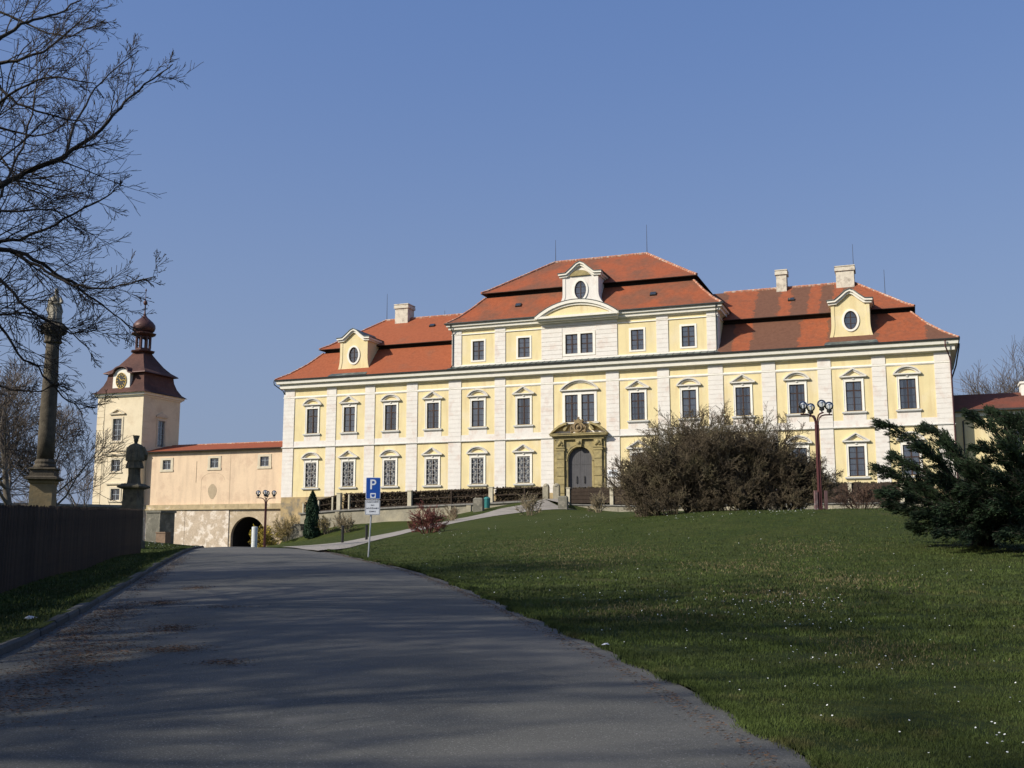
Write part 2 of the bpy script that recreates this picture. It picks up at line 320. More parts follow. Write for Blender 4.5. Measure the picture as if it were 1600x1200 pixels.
def H(x, y):
    x = np.asarray(x, float); y = np.asarray(y, float); sh = x.shape; q = np.stack([np.clip(x, -110, 110).ravel(), np.clip(y, -60, 170).ravel()], 1)/40.0
    out = np.empty(len(q))
    for i in range(0, len(q), 20000):
        c = q[i:i+20000]; out[i:i+20000] = tps(((c[:, None]-xy[None])**2).sum(-1))@sol[:n_]+sol[n_]+c@sol[n_+1:]
    return out.reshape(sh)
def h1(x, y): return float(H(np.array([x]), np.array([y]))[0])
rows = np.concatenate([np.arange(-40, 0, 2.0), np.arange(0, 30, .5), np.arange(30, 60, 1.0), np.arange(60, 135, 1.5), np.arange(135, 180, 5)])
offs = np.concatenate([[0, .3, .7], np.arange(1.2, 30, .9), np.arange(30, 110, 4)])
def ground_strip(sgn, edge):
    X = edge(rows)[:, None]+sgn*offs[None]; Y = np.repeat(rows[:, None], len(offs), 1); Z = H(X, Y)
    on_edge = zR(rows); k = np.clip(offs/1.2, 0, 1)[None]; Z = Z*k+(on_edge[:, None]+.02)*(1-k) if sgn > 0 else Z*k+(on_edge[:, None]+.10)*(1-k)
    n = len(offs); V = np.stack([X, Y, Z], -1).reshape(-1, 3); F = []
    for i in range(len(rows)-1):
        a = i*n+np.arange(n-1); q = np.stack([a, a+1, a+n+1, a+n], 1)
        F.append(q if sgn > 0 else q[:, ::-1])
    return V, np.concatenate(F)
def lawn_mat():
    m = bpy.data.materials.new('lawn'); m.use_nodes = True; t = m.node_tree; N = t.nodes; L = t.links; b = N['Principled BSDF']; b.inputs['Roughness'].default_value = .95; b.inputs['Specular IOR Level'].default_value = .1
    tc = N.new('ShaderNodeTexCoord'); co = tc.outputs['Object']
    def noise(sc, det=4, ro=.6, st=None):
        n = N.new('ShaderNodeTexNoise'); n.inputs['Scale'].default_value = sc; n.inputs['Detail'].default_value = det; n.inputs['Roughness'].default_value = ro
        if st:
            mp = N.new('ShaderNodeMapping'); mp.inputs['Scale'].default_value = st; L.new(co, mp.inputs[0]); L.new(mp.outputs[0], n.inputs['Vector'])
        else: L.new(co, n.inputs['Vector'])
        return n.outputs['Fac']
    def mr(f, a, b_, c=0, d=1):
        r = N.new('ShaderNodeMapRange'); L.new(f, r.inputs[0])
        for i, q in enumerate((a, b_, c, d)): r.inputs[i+1].default_value = q
        return r.outputs[0]
    def mix(fac, a, b_, typ='MIX'):
        x = N.new('ShaderNodeMix'); x.data_type = 'RGBA'; x.blend_type = typ; L.new(fac, x.inputs[0])
        for i, q in ((6, a), (7, b_)):
            if isinstance(q, tuple): x.inputs[i].default_value = (*q, 1)
            else: L.new(q, x.inputs[i])
        return x.outputs[2]
    c = mix(mr(noise(.35, 5), .35, .65), (.044, .058, .010), (.072, .078, .018))
    c = mix(mr(noise(6, 4, .7), .35, .65), c, (.028, .044, .012))
    c = mix(mr(noise(.45, 6, .7, (1, .5, 1)), .60, .76, 0, .75), c, (.12, .10, .045))
    c = mix(mr(noise(1.5, 6, .75), .64, .76, 0, .6), c, (.075, .058, .03))
    L.new(c, b.inputs['Base Color'])
    bp = N.new('ShaderNodeBump'); bp.inputs['Strength'].default_value = .9; bp.inputs['Distance'].default_value = .08; L.new(noise(14, 6, .75), bp.inputs['Height']); L.new(bp.outputs[0], b.inputs['Normal'])
    return m
def asphalt_mat():
    m = bpy.data.materials.new('asphalt'); m.use_nodes = True; t = m.node_tree; N = t.nodes; L = t.links; b = N['Principled BSDF']; b.inputs['Roughness'].default_value = .85; b.inputs['Specular IOR Level'].default_value = .25
    tc = N.new('ShaderNodeTexCoord'); co = tc.outputs['Object']
    def noise(sc, det=4, ro=.6):
        n = N.new('ShaderNodeTexNoise'); n.inputs['Scale'].default_value = sc; n.inputs['Detail'].default_value = det; n.inputs['Roughness'].default_value = ro; L.new(co, n.inputs['Vector']); return n.outputs['Fac']
    def mr(f, a, b_, c=0, d=1):
        r = N.new('ShaderNodeMapRange'); L.new(f, r.inputs[0])
        for i, q in enumerate((a, b_, c, d)): r.inputs[i+1].default_value = q
        return r.outputs[0]
    def mix(fac, a, b_, typ='MIX'):
        x = N.new('ShaderNodeMix'); x.data_type = 'RGBA'; x.blend_type = typ; L.new(fac, x.inputs[0])
        for i, q in ((6, a), (7, b_)):
            if isinstance(q, tuple): x.inputs[i].default_value = (*q, 1)
            else: L.new(q, x.inputs[i])
        return x.outputs[2]
    c = mix(mr(noise(.5, 6, .65), .35, .65), (.068, .067, .058), (.094, .092, .080))
    v = N.new('ShaderNodeTexVoronoi'); v.inputs['Scale'].default_value = 55; L.new(co, v.inputs['Vector'])
    c = mix(mr(v.outputs['Distance'], .0, .5, .35, 0), c, (.17, .165, .16))
    c = mix(mr(noise(70, 2), .60, .70, 0, .9), c, (.27, .26, .245))
    c = mix(mr(noise(38, 2), .62, .72, 0, .7), c, (.035, .034, .032))
    c = mix(mr(noise(2.0, 6, .8), .64, .74, 0, .5), c, (.05, .045, .04))
    c = mix(mr(noise(.13, 3, .5), .44, .56, 0, .45), c, (.118, .112, .102))
    c = mix(mr(noise(.8, 5, .75), .60, .70, 0, .5), c, (.14, .132, .12))
    v2 = N.new('ShaderNodeTexVoronoi'); v2.feature = 'DISTANCE_TO_EDGE'; v2.inputs['Scale'].default_value = .22; wn = N.new('ShaderNodeTexNoise'); wn.inputs['Scale'].default_value = 1.5; wn.inputs['Detail'].default_value = 6; L.new(co, wn.inputs['Vector'])
    va = N.new('ShaderNodeMix'); va.data_type = 'VECTOR'; va.inputs[0].default_value = .28; L.new(co, va.inputs[4]); L.new(wn.outputs['Color'], va.inputs[5]); L.new(va.outputs[1], v2.inputs['Vector'])
    c = mix(mr(v2.outputs['Distance'], .0, .0022, .35, 0), c, (.04, .038, .036))
    L.new(c, b.inputs['Base Color'])
    bp = N.new('ShaderNodeBump'); bp.inputs['Strength'].default_value = .5; bp.inputs['Distance'].default_value = .01; L.new(noise(120, 3), bp.inputs['Height']); L.new(bp.outputs[0], b.inputs['Normal'])
    return m
M['lawn'] = lawn_mat(); M['asphalt'] = asphalt_mat()
M['gravel'] = mat('pale_path_surface', (.30, .27, .235), .95, .12, 2, (.22, .20, .17), .8, (.5, .7), .3, 40, fine=.15, fscale=70)
V, F = ground_strip(1, xR); np_mesh('lawn', V, F, M['lawn'], nside=4, kind='structure')
V, F = ground_strip(-1, xL); np_mesh('grass_verge', V, F, M['lawn'], nside=4, kind='structure')
ts = np.linspace(0, 1, 15); X = xL(rows)[:, None]*(1-ts)+xR(rows)[:, None]*ts; Y = np.repeat(rows[:, None], 15, 1)
Z = zR(rows)[:, None]+.05*np.sin(np.pi*ts)[None]; Vv = np.stack([X, Y, Z], -1).reshape(-1, 3)
F = np.concatenate([np.stack([i*15+np.arange(14), i*15+np.arange(14)+1, i*15+np.arange(14)+16, i*15+np.arange(14)+15], 1) for i in range(len(rows)-1)])
np_mesh('road', Vv, F, M['asphalt'], nside=4, kind='structure')
# far country: one big sheet round the detailed ground, below it
g = G(); ring_in = [(-112, -60), (112, -60), (112, 176), (-112, 176)]
big = 2500
g.add([(-big, -big, -9), (big, -big, -9), (big, big, -9), (-big, big, -9)], [(0, 1, 2, 3)])
for (a, b_) in zip(ring_in, ring_in[1:]+ring_in[:1]):
    d = 1.9
    g.quad((a[0], a[1], -3.4), (b_[0], b_[1], -3.4), (b_[0]*d, b_[1]*d, -8.9), (a[0]*d, a[1]*d, -8.9))
g.build('countryside', M['lawn'], kind='structure')
# path
def resample(pts, n):
    P = np.array([tuple(at(*p)) for p in pts]); d = np.concatenate([[0], np.cumsum(np.linalg.norm(np.diff(P[:, :2], axis=0), axis=1))])
    t = np.linspace(0, d[-1], n); return np.stack([np.interp(t, d, P[:, 0]), np.interp(t, d, P[:, 1])], 1)
a = resample(pathLo, 70); b = resample(pathUp, 70)
a[:2, 0] -= .6
S = np.linspace(0, 1, 9); X = a[:, :1]*(1-S)+b[:, :1]*S; Y = a[:, 1:]*(1-S)+b[:, 1:]*S; Z = H(X, Y)+.028
F = np.concatenate([np.stack([i*9+np.arange(8), i*9+np.arange(8)+1, i*9+np.arange(8)+10, i*9+np.arange(8)+9], 1)[:, ::-1] for i in range(69)])
def path_mat():
    m = M['gravel']; return m
np_mesh('footpath', np.stack([X, Y, Z], -1).reshape(-1, 3), F, M['gravel'], nside=4, kind='structure')
g = G(); e0 = at(850, 780, 103); e1 = at(905, 797, 97.5); c0 = W(-3.0, -.1, 4.08); c1 = W(2.6, -.1, 4.08)
q0 = W(-1.2, -6.3, 4.12); q1 = W(.35, -6.3, 4.12)
g.quad(tuple(q0), tuple(q1), tuple(c1), tuple(c0))
g.quad((e0.x, e0.y, h1(e0.x, e0.y)+.05), tuple(at(890, 790, 99)+Vector((0, 0, .05))), tuple(q1+Vector((0, 0, -.01))), tuple(q0+Vector((0, 0, -.01))))
g.build('portal_forecourt', M['gravel'], kind='structure')
# ------------------------------------------------------------------ kerb, stone by stone
kerb = empty('kerb', (0, 0, 0), kind='structure', label='grey stone kerb between the road and the left verge')
M['kerb'] = mat('granite_kerb', (.095, .093, .085), .9, .15, 3, (.08, .075, .065), 2.5, (.55, .7), .5, 25, fine=.2, fscale=60, objrand=.35)
y = -6.0; kerb_mesh = []
for j in range(4):
    g = G(); h_ = .10; L_ = .98; wd = .16
    e = [random.uniform(-.006, .006) for _ in range(8)]
    g.add([(0+e[0], 0, -.12), (wd, 0, -.12), (wd+e[1], L_, -.12), (0, L_, -.12), (0+e[2], .0, h_-.02+e[3]), (wd-.025, .0, h_+e[4]), (wd-.025, L_, h_+e[5]), (0, L_, h_-.02+e[6]), (wd, 0, h_-.03), (wd, L_, h_-.03)],
          [(0, 3, 2, 1), (4, 5, 6, 7), (0, 1, 8, 5, 4), (2, 3, 7, 6, 9), (1, 2, 9, 8), (8, 9, 6, 5), (3, 0, 4, 7)])
    kerb_mesh.append(g)
protos = []
while y < 62:
    x = float(xL(y)); dx = float(xL(y+1))-x; ang = math.atan2(-dx, 1); ln = math.hypot(dx, 1)
    if len(protos) < 4:
        o = kerb_mesh[len(protos)].build('kerb_stone', M['kerb'], kerb); protos.append(o)
    else:
        o = random.choice(protos).copy(); C.objects.link(o); o.parent = kerb
    o.location = (x-.14, y, float(zR(y))+random.uniform(-.008, .012)); o.rotation_euler = (math.atan2(float(zR(y+1)-zR(y)), ln), 0, ang+random.uniform(-.012, .012))
    y += ln and 1/ln*1.0 if False else 1.0/ln
# ------------------------------------------------------------------ architecture helpers (local castle frame u,v,z)
def wall(g, u0, u1, z0, z1, holes, v=0., depth=.28, cb=None):
    """front wall with rectangular holes (a0,a1,b0,b1) and reveals"""
    us = sorted({u0, u1, *[h[0] for h in holes], *[h[1] for h in holes]}); zs = sorted({z0, z1, *[h[2] for h in holes], *[h[3] for h in holes]})
    for i in range(len(us)-1):
        for j in range(len(zs)-1):
            cu = (us[i]+us[i+1])/2; cz = (zs[j]+zs[j+1])/2
            if any(h[0] < cu < h[1] and h[2] < cz < h[3] for h in holes): continue
            g.quad((us[i], v, zs[j]), (us[i+1], v, zs[j]), (us[i+1], v, zs[j+1]), (us[i], v, zs[j+1]))
    for a, b, c, d in holes:
        w_ = v+depth
        g.quad((a, v, c), (a, v, d), (a, w_, d), (a, w_, c)); g.quad((b, v, c), (b, w_, c), (b, w_, d), (b, v, d))
        g.quad((a, v, d), (b, v, d), (b, w_, d), (a, w_, d)); g.quad((a, v, c), (a, w_, c), (b, w_, c), (b, v, c))
def arch_fill(g, uc, r, zs, v, depth, n=20, top=None):
    """fills the corners of a rectangular hole above an arch of radius r springing at zs, with soffit"""
    top = top if top is not None else zs+r
    pts = [(uc-r*math.cos(math.pi*k/n), zs+r*math.sin(math.pi*k/n)) for k in range(n+1)]
    for (a, b), (c, d) in zip(pts, pts[1:]):
        g.quad((a, v, b), (c, v, d), (c, v, top+.001), (a, v, top+.001)); g.quad((c, v, d), (a, v, b), (a, v+depth, b), (c, v+depth, d))
def sweep_rect(g, u0, u1, v0, v1, prof):
    n = len(prof); vs = []
    for su, sv in ((0, 0), (1, 0), (1, 1), (0, 1)):
        for o, z in prof: vs.append(((u1+o) if su else (u0-o), (v1+o) if sv else (v0-o), z))
    fs = []
    for k in range(4):
        for j in range(n-1): fs.append((k*n+j, ((k+1) % 4)*n+j, ((k+1) % 4)*n+j+1, k*n+j+1))
    g.add(vs, fs)
def roof_rings(g, u0, u1, v0, v1, rings, sides=(0, 1, 2, 3), close=False):
    sweep_rect(g, u0, u1, v0, v1, [(-o, z) for o, z in rings])
def blocks(g, u0, u1, z0, z1, v, proud=.07, joint=.024, h=.46, back=.022):
    n = max(1, round((z1-z0)/h)); hh = (z1-z0)/n
    g.box(u0+.01, u1-.01, v-proud+back, v+.02, z0, z1)
    for k in range(n): g.box(u0, u1, v-proud, v-proud+back+.002, z0+k*hh+(joint/2 if k else 0), z0+(k+1)*hh-joint/2)
def ring_plate(g, outline, ec, ea, eb, v, n=48):
    """plate bounded by a star-shaped outline with an elliptical hole"""
    angs = sorted({2*math.pi*k/n for k in range(n)} | {math.atan2(z-ec[1], u-ec[0]) % (2*math.pi) for u, z in outline})
    def hit(t):
        dx, dz = math.cos(t), math.sin(t); best = None
        for (a, b), (c, d) in zip(outline, outline[1:]+outline[:1]):
            ex, ez = c-a, d-b; den = dx*ez-dz*ex
            if abs(den) < 1e-9: continue
            s = ((a-ec[0])*ez-(b-ec[1])*ex)/den; q = ((a-ec[0])*dz-(b-ec[1])*dx)/den
            if s > 0 and -1e-6 <= q <= 1+1e-6 and (best is None or s > best): best = s
        return (ec[0]+dx*best, ec[1]+dz*best)
    O = [hit(t) for t in angs]; I = []
    for t in angs:
        dx, dz = math.cos(t), math.sin(t); s = 1/math.sqrt((dx/ea)**2+(dz/eb)**2); I.append((ec[0]+dx*s, ec[1]+dz*s))
    m = len(angs)
    for k in range(m):
        j = (k+1) % m; g.quad((O[k][0], v, O[k][1]), (O[j][0], v, O[j][1]), (I[j][0], v, I[j][1]), (I[k][0], v, I[k][1]))
        g.quad((I[k][0], v, I[k][1]), (I[j][0], v, I[j][1]), (I[j][0], v+.2, I[j][1]), (I[k][0], v+.2, I[k][1]))
def oval_ring(g, c, a, b, w_, v0, v1, n=40):
    for k in range(n):
        t0, t1 = 2*math.pi*k/n, 2*math.pi*(k+1)/n
        P = lambda t, e: (c[0]+(a+e)*math.cos(t), c[1]+(b+e)*math.sin(t))
        a0, a1, b0, b1 = P(t0, 0), P(t1, 0), P(t0, w_), P(t1, w_)
        g.quad((b0[0], v0, b0[1]), (b1[0], v0, b1[1]), (a1[0], v0, a1[1]), (a0[0], v0, a0[1]))
        g.quad((b1[0], v0, b1[1]), (b0[0], v0, b0[1]), (b0[0], v1, b0[1]), (b1[0], v1, b1[1]))
        g.quad((a0[0], v0, a0[1]), (a1[0], v0, a1[1]), (a1[0], v1, a1[1]), (a0[0], v1, a0[1]))
def strip(g, pts, w_, v0, v1):
    """moulding of width w_ (inwards, below) along a polyline of (u,z), proud from v1 to v0"""
    n = len(pts); inn = []
    for i in range(n):
        a = pts[max(0, i-1)]; b = pts[min(n-1, i+1)]; d = Vector((b[0]-a[0], b[1]-a[1])).normalized(); inn.append((pts[i][0]+d.y*w_, pts[i][1]-d.x*w_))
    for i in range(n-1):
        a, b, c, d = inn[i], inn[i+1], pts[i+1], pts[i]
        g.prism([a, b, c, d], v0, v1)
# ------------------------------------------------------------------ the castle
castle = empty('castle', CO, -TH, label='yellow and white baroque castle with red mansard roofs and a central storey', cat='castle')
U = 36.15; VB = 17.2
WX = [6.26, 11.58, 16.96, 22.18, 27.46, 32.32]; BAYS = [-x for x in WX[::-1]]+WX
hw, low0, low1, up0, up1 = .72, 6.08, 8.92, 12.3, 15.15
holes = []
for x in BAYS: holes += [(x-hw, x+hw, low0, low1), (x-hw, x+hw, up0, up1)]
dbl = [(-1.6, -.2), (.2, 1.6)]
for a, b in dbl: holes.append((a, b, up0+.05, up1+.1))
holes.append((-1.32, 1.32, 4.0, 9.72))
g = G(); wall(g, -U, U, 5.0, 18.2, holes, 0, .3); arch_fill(g, 0, 1.32, 8.4, 0, .3)
g.quad((U, 0, 5), (U, VB, 5), (U, VB, 18.2), (U, 0, 18.2)); g.quad((-U, VB, 5), (-U, 0, 5), (-U, 0, 18.2), (-U, VB, 18.2)); g.quad((U, VB, 5), (-U, VB, 5), (-U, VB, 18.2), (U, VB, 18.2))
g.build('wall', M['yellow'], castle)
g = G(); g.box(-U-.02, -1.4, -.1, VB, -3, 5.0); g.box(1.4, U+.02, -.1, VB, -3, 5.0); g.box(-1.4, 1.4, .3, VB, -3, 4.0)
g.build('plinth', M['plinth'], castle)
# hidden room depth behind the glass: a floor between the storeys and a back wall
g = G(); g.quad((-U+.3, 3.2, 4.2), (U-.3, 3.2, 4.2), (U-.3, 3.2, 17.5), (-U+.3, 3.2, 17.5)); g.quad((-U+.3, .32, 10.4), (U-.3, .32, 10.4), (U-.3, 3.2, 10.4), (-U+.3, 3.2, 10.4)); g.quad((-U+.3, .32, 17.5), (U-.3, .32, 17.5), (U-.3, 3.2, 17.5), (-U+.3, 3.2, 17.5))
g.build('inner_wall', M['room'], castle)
# pilasters with rusticated courses
PIL = [(29.2, 30.45), (24.2, 25.45), (18.85, 20.2), (13.55, 15.05), (8.35, 9.6), (2.9, 4.3)]
for s in (-1, 1):
    for a, b in PIL+[(34.75, 36.2)]:
        u0, u1 = (a, b) if s > 0 else (-b, -a)
        g = G(); blocks(g, u0, u1, 5.0, 10.64, 0, .08); blocks(g, u0, u1, 10.81, 16.45, 0, .08, h=.46); g.box(u0, u1, -.08, .02, 16.68, 17.5)
        g.build('pilaster', M['white'], castle)
# side quoins at the corners
g = G(); 
for z in np.arange(5, 17.4, .47): g.box(U-.02, U+.07, .0, 1.1, z+.015, z+.455)
g.build('quoin', M['white'], castle)
# horizontal bands
g = G(); sweep_rect(g, -U, U, 0, VB, [(.0, 10.64), (.13, 10.66), (.18, 10.70), (.18, 10.76), (.10, 10.80), (0, 10.81)]); g.build('string_course', M['sill'], castle)
g = G(); sweep_rect(g, -U, U, 0, VB, [(.0, 16.44), (.05, 16.45), (.05, 16.50), (.10, 16.52), (.10, 16.64), (.05, 16.66), (.05, 16.7), (0, 16.70)]); g.build('moulding', M['surround'], castle)
g = G()
cuts = sorted([(-b, -a) for a, b in PIL+[(34.75, 36.2)]]+PIL+[(34.75, 36.2)])
for (a, b), (c, d) in zip(cuts, cuts[1:]): g.box(b, c, -.035, .02, 10.80, 11.42)
g.build('band', M['white'], castle)
# main cornice, gutter
g = G(); sweep_rect(g, -U, U, 0, VB, [(0, 17.50), (.08, 17.52), (.10, 17.60), (.46, 17.62), (.48, 17.92), (.40, 17.94), (.44, 18.05), (.56, 18.14), (.76, 18.16), (.80, 18.44), (.84, 18.50)]); g.build('cornice', M['cornice'], castle)
g = G(); sweep_rect(g, -U, U, 0, VB, [(.82, 18.49), (.90, 18.50), (.94, 18.55), (.96, 18.66), (.92, 18.67), (.88, 18.60)]); g.build('gutter', M['gutter'], castle)
# main mansard roof: left wing and right wing, each with lower and upper slopes
EU, E0, E1 = U+.95, -.95, VB+.95
def half_roof(name, m, s, rings):
    g = G(); roof_rings(g, -EU, EU, E0, E1, rings)
    v2 = [(u if (u*s > 0) else s*(14.67 if name == 'lower_roof_slope' else 11.4), v, z) for u, v, z in g.v]; g.v = v2
    g.build(name, m, castle)
for s, m in ((-1, M['roofL']), (1, M['roofR'])):
    half_roof('lower_roof_slope', m, s, [(0, 18.62), (1.35, 19.50), (2.8, 20.75), (4.15, 22.25)])
    half_roof('upper_roof_slope', m, s, [(3.70, 22.66), (4.6, 23.2), (9.54, 26.9)])
    half_roof('eave_board', M['eaveboard'], s, [(4.10, 22.22), (4.28, 22.3), (4.28, 22.62), (3.68, 22.60), (3.70, 22.665)])
RV = (E0+E1)/2
def ridge_cap(pts, r=.13, castle=castle, step=.38, m=None):
    g = G()
    for a, b in zip(pts, pts[1:]):
        a = Vector(a); b = Vector(b); n = max(1, int((b-a).length/step)); d = (b-a)/n
        for k in range(n):
            p = a+d*k; g.tube([p, p+d*1.04], [r*random.uniform(.9, 1.0), r*random.uniform(1.1, 1.25)], 6, cap=True)
    return g.build('ridge_tiles', m or M['ridge'], castle)
ridge_cap([(-14, RV, 26.93), (-EU+9.54, RV, 26.93)]); ridge_cap([(14, RV, 26.93), (EU-9.54, RV, 26.93)])
for s in (-1, 1):
    ridge_cap([(s*(EU-9.54), RV, 26.93), (s*(EU-4.6), E0+4.6, 23.25), (s*(EU-3.75), E0+3.75, 22.72)], .11)
    ridge_cap([(s*(EU-4.15), E0+4.15, 22.27), (s*(EU-2.8), E0+2.8, 20.78), (s*(EU-1.35), E0+1.35, 19.53), (s*(EU-.1), E0+.1, 18.7)], .10)
# central storey
AU = 14.65
ah = [(x-.67, x+.67, 19.62, 21.75) for x in (-11.55-.0, -6.22, 6.32, 11.65)]+[(-1.5, -.15, 19.65, 21.75), (.17, 1.52, 19.65, 21.75)]
g = G(); wall(g, -AU, AU, 18.6, 23.3, ah, 0, .28)
g.quad((AU, 0, 18.6), (AU, VB, 18.6), (AU, VB, 23.3), (AU, 0, 23.3)); g.quad((-AU, VB, 18.6), (-AU, 0, 18.6), (-AU, 0, 23.3), (-AU, VB, 23.3)); g.quad((AU, VB, 18.6), (-AU, VB, 18.6), (-AU, VB, 23.3), (AU, VB, 23.3))
g.build('attic_wall', M['yellow'], castle)
for u0, u1 in ((13.55, 14.7), (8.35, 9.6), (-9.6, -8.35), (-14.7, -13.55)):
    g = G(); blocks(g, u0, u1, 19.2, 22.5, 0, .08, h=.47); g.box(u0, u1, -.08, .02, 22.68, 23.05); g.build('pilaster', M['white'], castle)
g = G(); 
for z in np.arange(19.2, 23, .47): g.box(AU-.02, AU+.07, 0, 1.1, z+.015, z+.45)
g.build('quoin', M['white'], castle)
g = G(); zz_ = np.arange(19.2, 22.5, .47)
g.box(-4.2, -1.85, -.05, .02, 19.2, 22.5); g.box(1.85, 4.2, -.05, .02, 19.2, 22.5); g.box(-1.85, 1.85, -.05, .02, 22.0, 22.5); g.box(-1.85, 1.85, -.05, .02, 19.2, 19.35)
for z in zz_:
    for a, b in ((-4.2, -1.86), (1.86, 4.2)): g.box(a, b, -.085, -.049, z+.02, min(22.5, z+.455))
g.box(-4.2, 4.2, -.08, .02, 22.7, 23.1)
g.build('rusticated_panel', M['white'], castle)
g = G(); sweep_rect(g, -AU, AU, 0, VB, [(0, 19.0), (.1, 19.01), (.1, 19.18), (0, 19.2)]); sweep_rect(g, -AU, AU, 0, VB, [(0, 22.52), (.1, 22.54), (.1, 22.62), (0, 22.66)]); g.build('moulding', M['surround'], castle)
g = G(); sweep_rect(g, -AU, AU, 0, VB, [(0, 23.0), (.1, 23.02), (.12, 23.12), (.36, 23.14), (.38, 23.34), (.34, 23.36), (.46, 23.46), (.56, 23.47), (.58, 23.67), (.62, 23.7)]); g.build('cornice', M['cornice'], castle)
g = G(); sweep_rect(g, -AU, AU, 0, VB, [(.60, 23.69), (.72, 23.70), (.75, 23.76), (.75, 23.86), (.68, 23.87), (.6, 23.8)]); g.build('gutter', M['gutter'], castle)
# grey metal skirt with seams under the central storey
g = G(); g.quad((-AU-.3, -1.0, 18.68), (AU+.3, -1.0, 18.68), (AU+.05, -.02, 19.03), (-AU-.05, -.02, 19.03))
for k in range(42):
    u = -AU+.3+k*.7; g.bar((u, -1.0, 18.70), (u, -.05, 19.04), .035, .05)
g.build('metal_skirt', M['sheet'], castle)
CU, C0 = AU+.62, -.66; C1 = VB+.66; CV = (C0+C1)/2
g = G(); roof_rings(g, -CU, CU, C0, C1, [(0, 23.80), (1.1, 24.62), (2.3, 25.85), (3.45, 27.2)]); g.build('lower_roof_slope', M['roofC'], castle)
g = G(); roof_rings(g, -CU, CU, C0, C1, [(3.02, 27.66), (3.9, 28.2), (8.93, 32.0)]); 
g.v = [(u, CV if abs(z-32.0) < .01 else v, z) for u, v, z in g.v]; g.build('upper_roof_slope', M['roofC'], castle)
g = G(); roof_rings(g, -CU, CU, C0, C1, [(3.40, 27.17), (3.6, 27.3), (3.6, 27.63), (3.0, 27.6), (3.02, 27.665)]); g.build('eave_board', M['eaveboard'], castle)
CR = CU-9.8
g0 = bpy.data.objects['upper_roof_slope.002'].data if 'upper_roof_slope.002' in bpy.data.objects else None
if g0:
    for v_ in g0.vertices:
        if abs(v_.co.z-32.0) < .01: v_.co.x = math.copysign(CR, v_.co.x); v_.co.z = 32.2
ridge_cap([(-CR, CV, 32.24), (CR, CV, 32.24)])
for s in (-1, 1):
    ridge_cap([(s*CR, CV, 32.24), (s*(CU-3.9), C0+3.9, 28.25), (s*(CU-3.05), C0+3.05, 27.72)], .13)
    ridge_cap([(s*(CU-3.45), C0+3.45, 27.22), (s*(CU-2.3), C0+2.3, 25.88), (s*(CU-1.1), C0+1.1, 24.65), (s*(CU-.1), C0+.1, 23.88)], .12)
# segmental pediment above the central storey
def arc(w_, z0, z1, n=20):
    """circular arc from (-w,z0) over (0,z1) to (w,z0)"""
    h_ = z1-z0; r = (w_*w_+h_*h_)/(2*h_); t = math.asin(min(1, w_/r)); return [(r*math.sin(-t+2*t*k/n), z1-r+r*math.cos(-t+2*t*k/n)) for k in range(n+1)]
g = G(); A = arc(4.05, 23.75, 24.75); g.prism([(-4.05, 23.3), (4.05, 23.3)]+A[::-1], -.80, .6); g.build('tympanum', M['yellow'], castle)
g = G(); strip(g, arc(4.6, 23.62, 25.25, 28), .30, -1.10, .5); strip(g, arc(4.25, 23.60, 24.93, 28), .22, -.95, .5); g.box(-4.62, 4.62, -1.08, -.02, 23.44, 23.68); g.box(-4.45, 4.45, -.82, -.02, 23.22, 23.438); g.box(-4.35, 4.35, -.45, -.02, 23.05, 23.218)
g.build('segmental_pediment', M['cornice'], castle)
g = G(); A = arc(4.68, 23.70, 25.34, 28); 
for (a, b), (c, d) in zip(A, A[1:]): g.quad((a, -1.13, b), (c, -1.13, d), (c, 1.6, d+.1), (a, 1.6, b+.1))
for (a, b), (c, d) in zip(A, A[1:]): g.quad((a, -1.13, b-.06), (c, -1.13, d-.06), (c, -1.13, d), (a, -1.13, b))
g.build('pediment_flashing', M['sheet'], castle)
# dormers
def oval_window(parent, c, a, b, v):
    g = G(); oval_ring(g, c, a-.08, b-.08, .09, v+.06, v+.16)
    g.box(c[0]-.05, c[0]+.05, v+.05, v+.13, c[1]-b, c[1]+b)
    for k in (-.33, .33):
        hwid = a*math.sqrt(1-(k)**2); g.box(c[0]-hwid, c[0]+hwid, v+.07, v+.11, c[1]+k*b-.025, c[1]+k*b+.025)
    win = g.build('window', M['frame'], parent)
    g = G(); n = 32; g.add([(c[0]+a*math.cos(2*math.pi*k/n), v+.12, c[1]+b*math.sin(2*math.pi*k/n)) for k in range(n)], [tuple(range(n))]); g.build('pane', M['glass'], win)
    g = G(); g.quad((c[0]-a, v+.6, c[1]-b), (c[0]+a, v+.6, c[1]-b), (c[0]+a, v+.6, c[1]+b), (c[0]-a, v+.6, c[1]+b)); g.build('curtain', M['curtain'], win)
    g = G(); oval_ring(g, c, a, b, .20, v-.09, v+.02); g.build('surround', M['surround'], win)
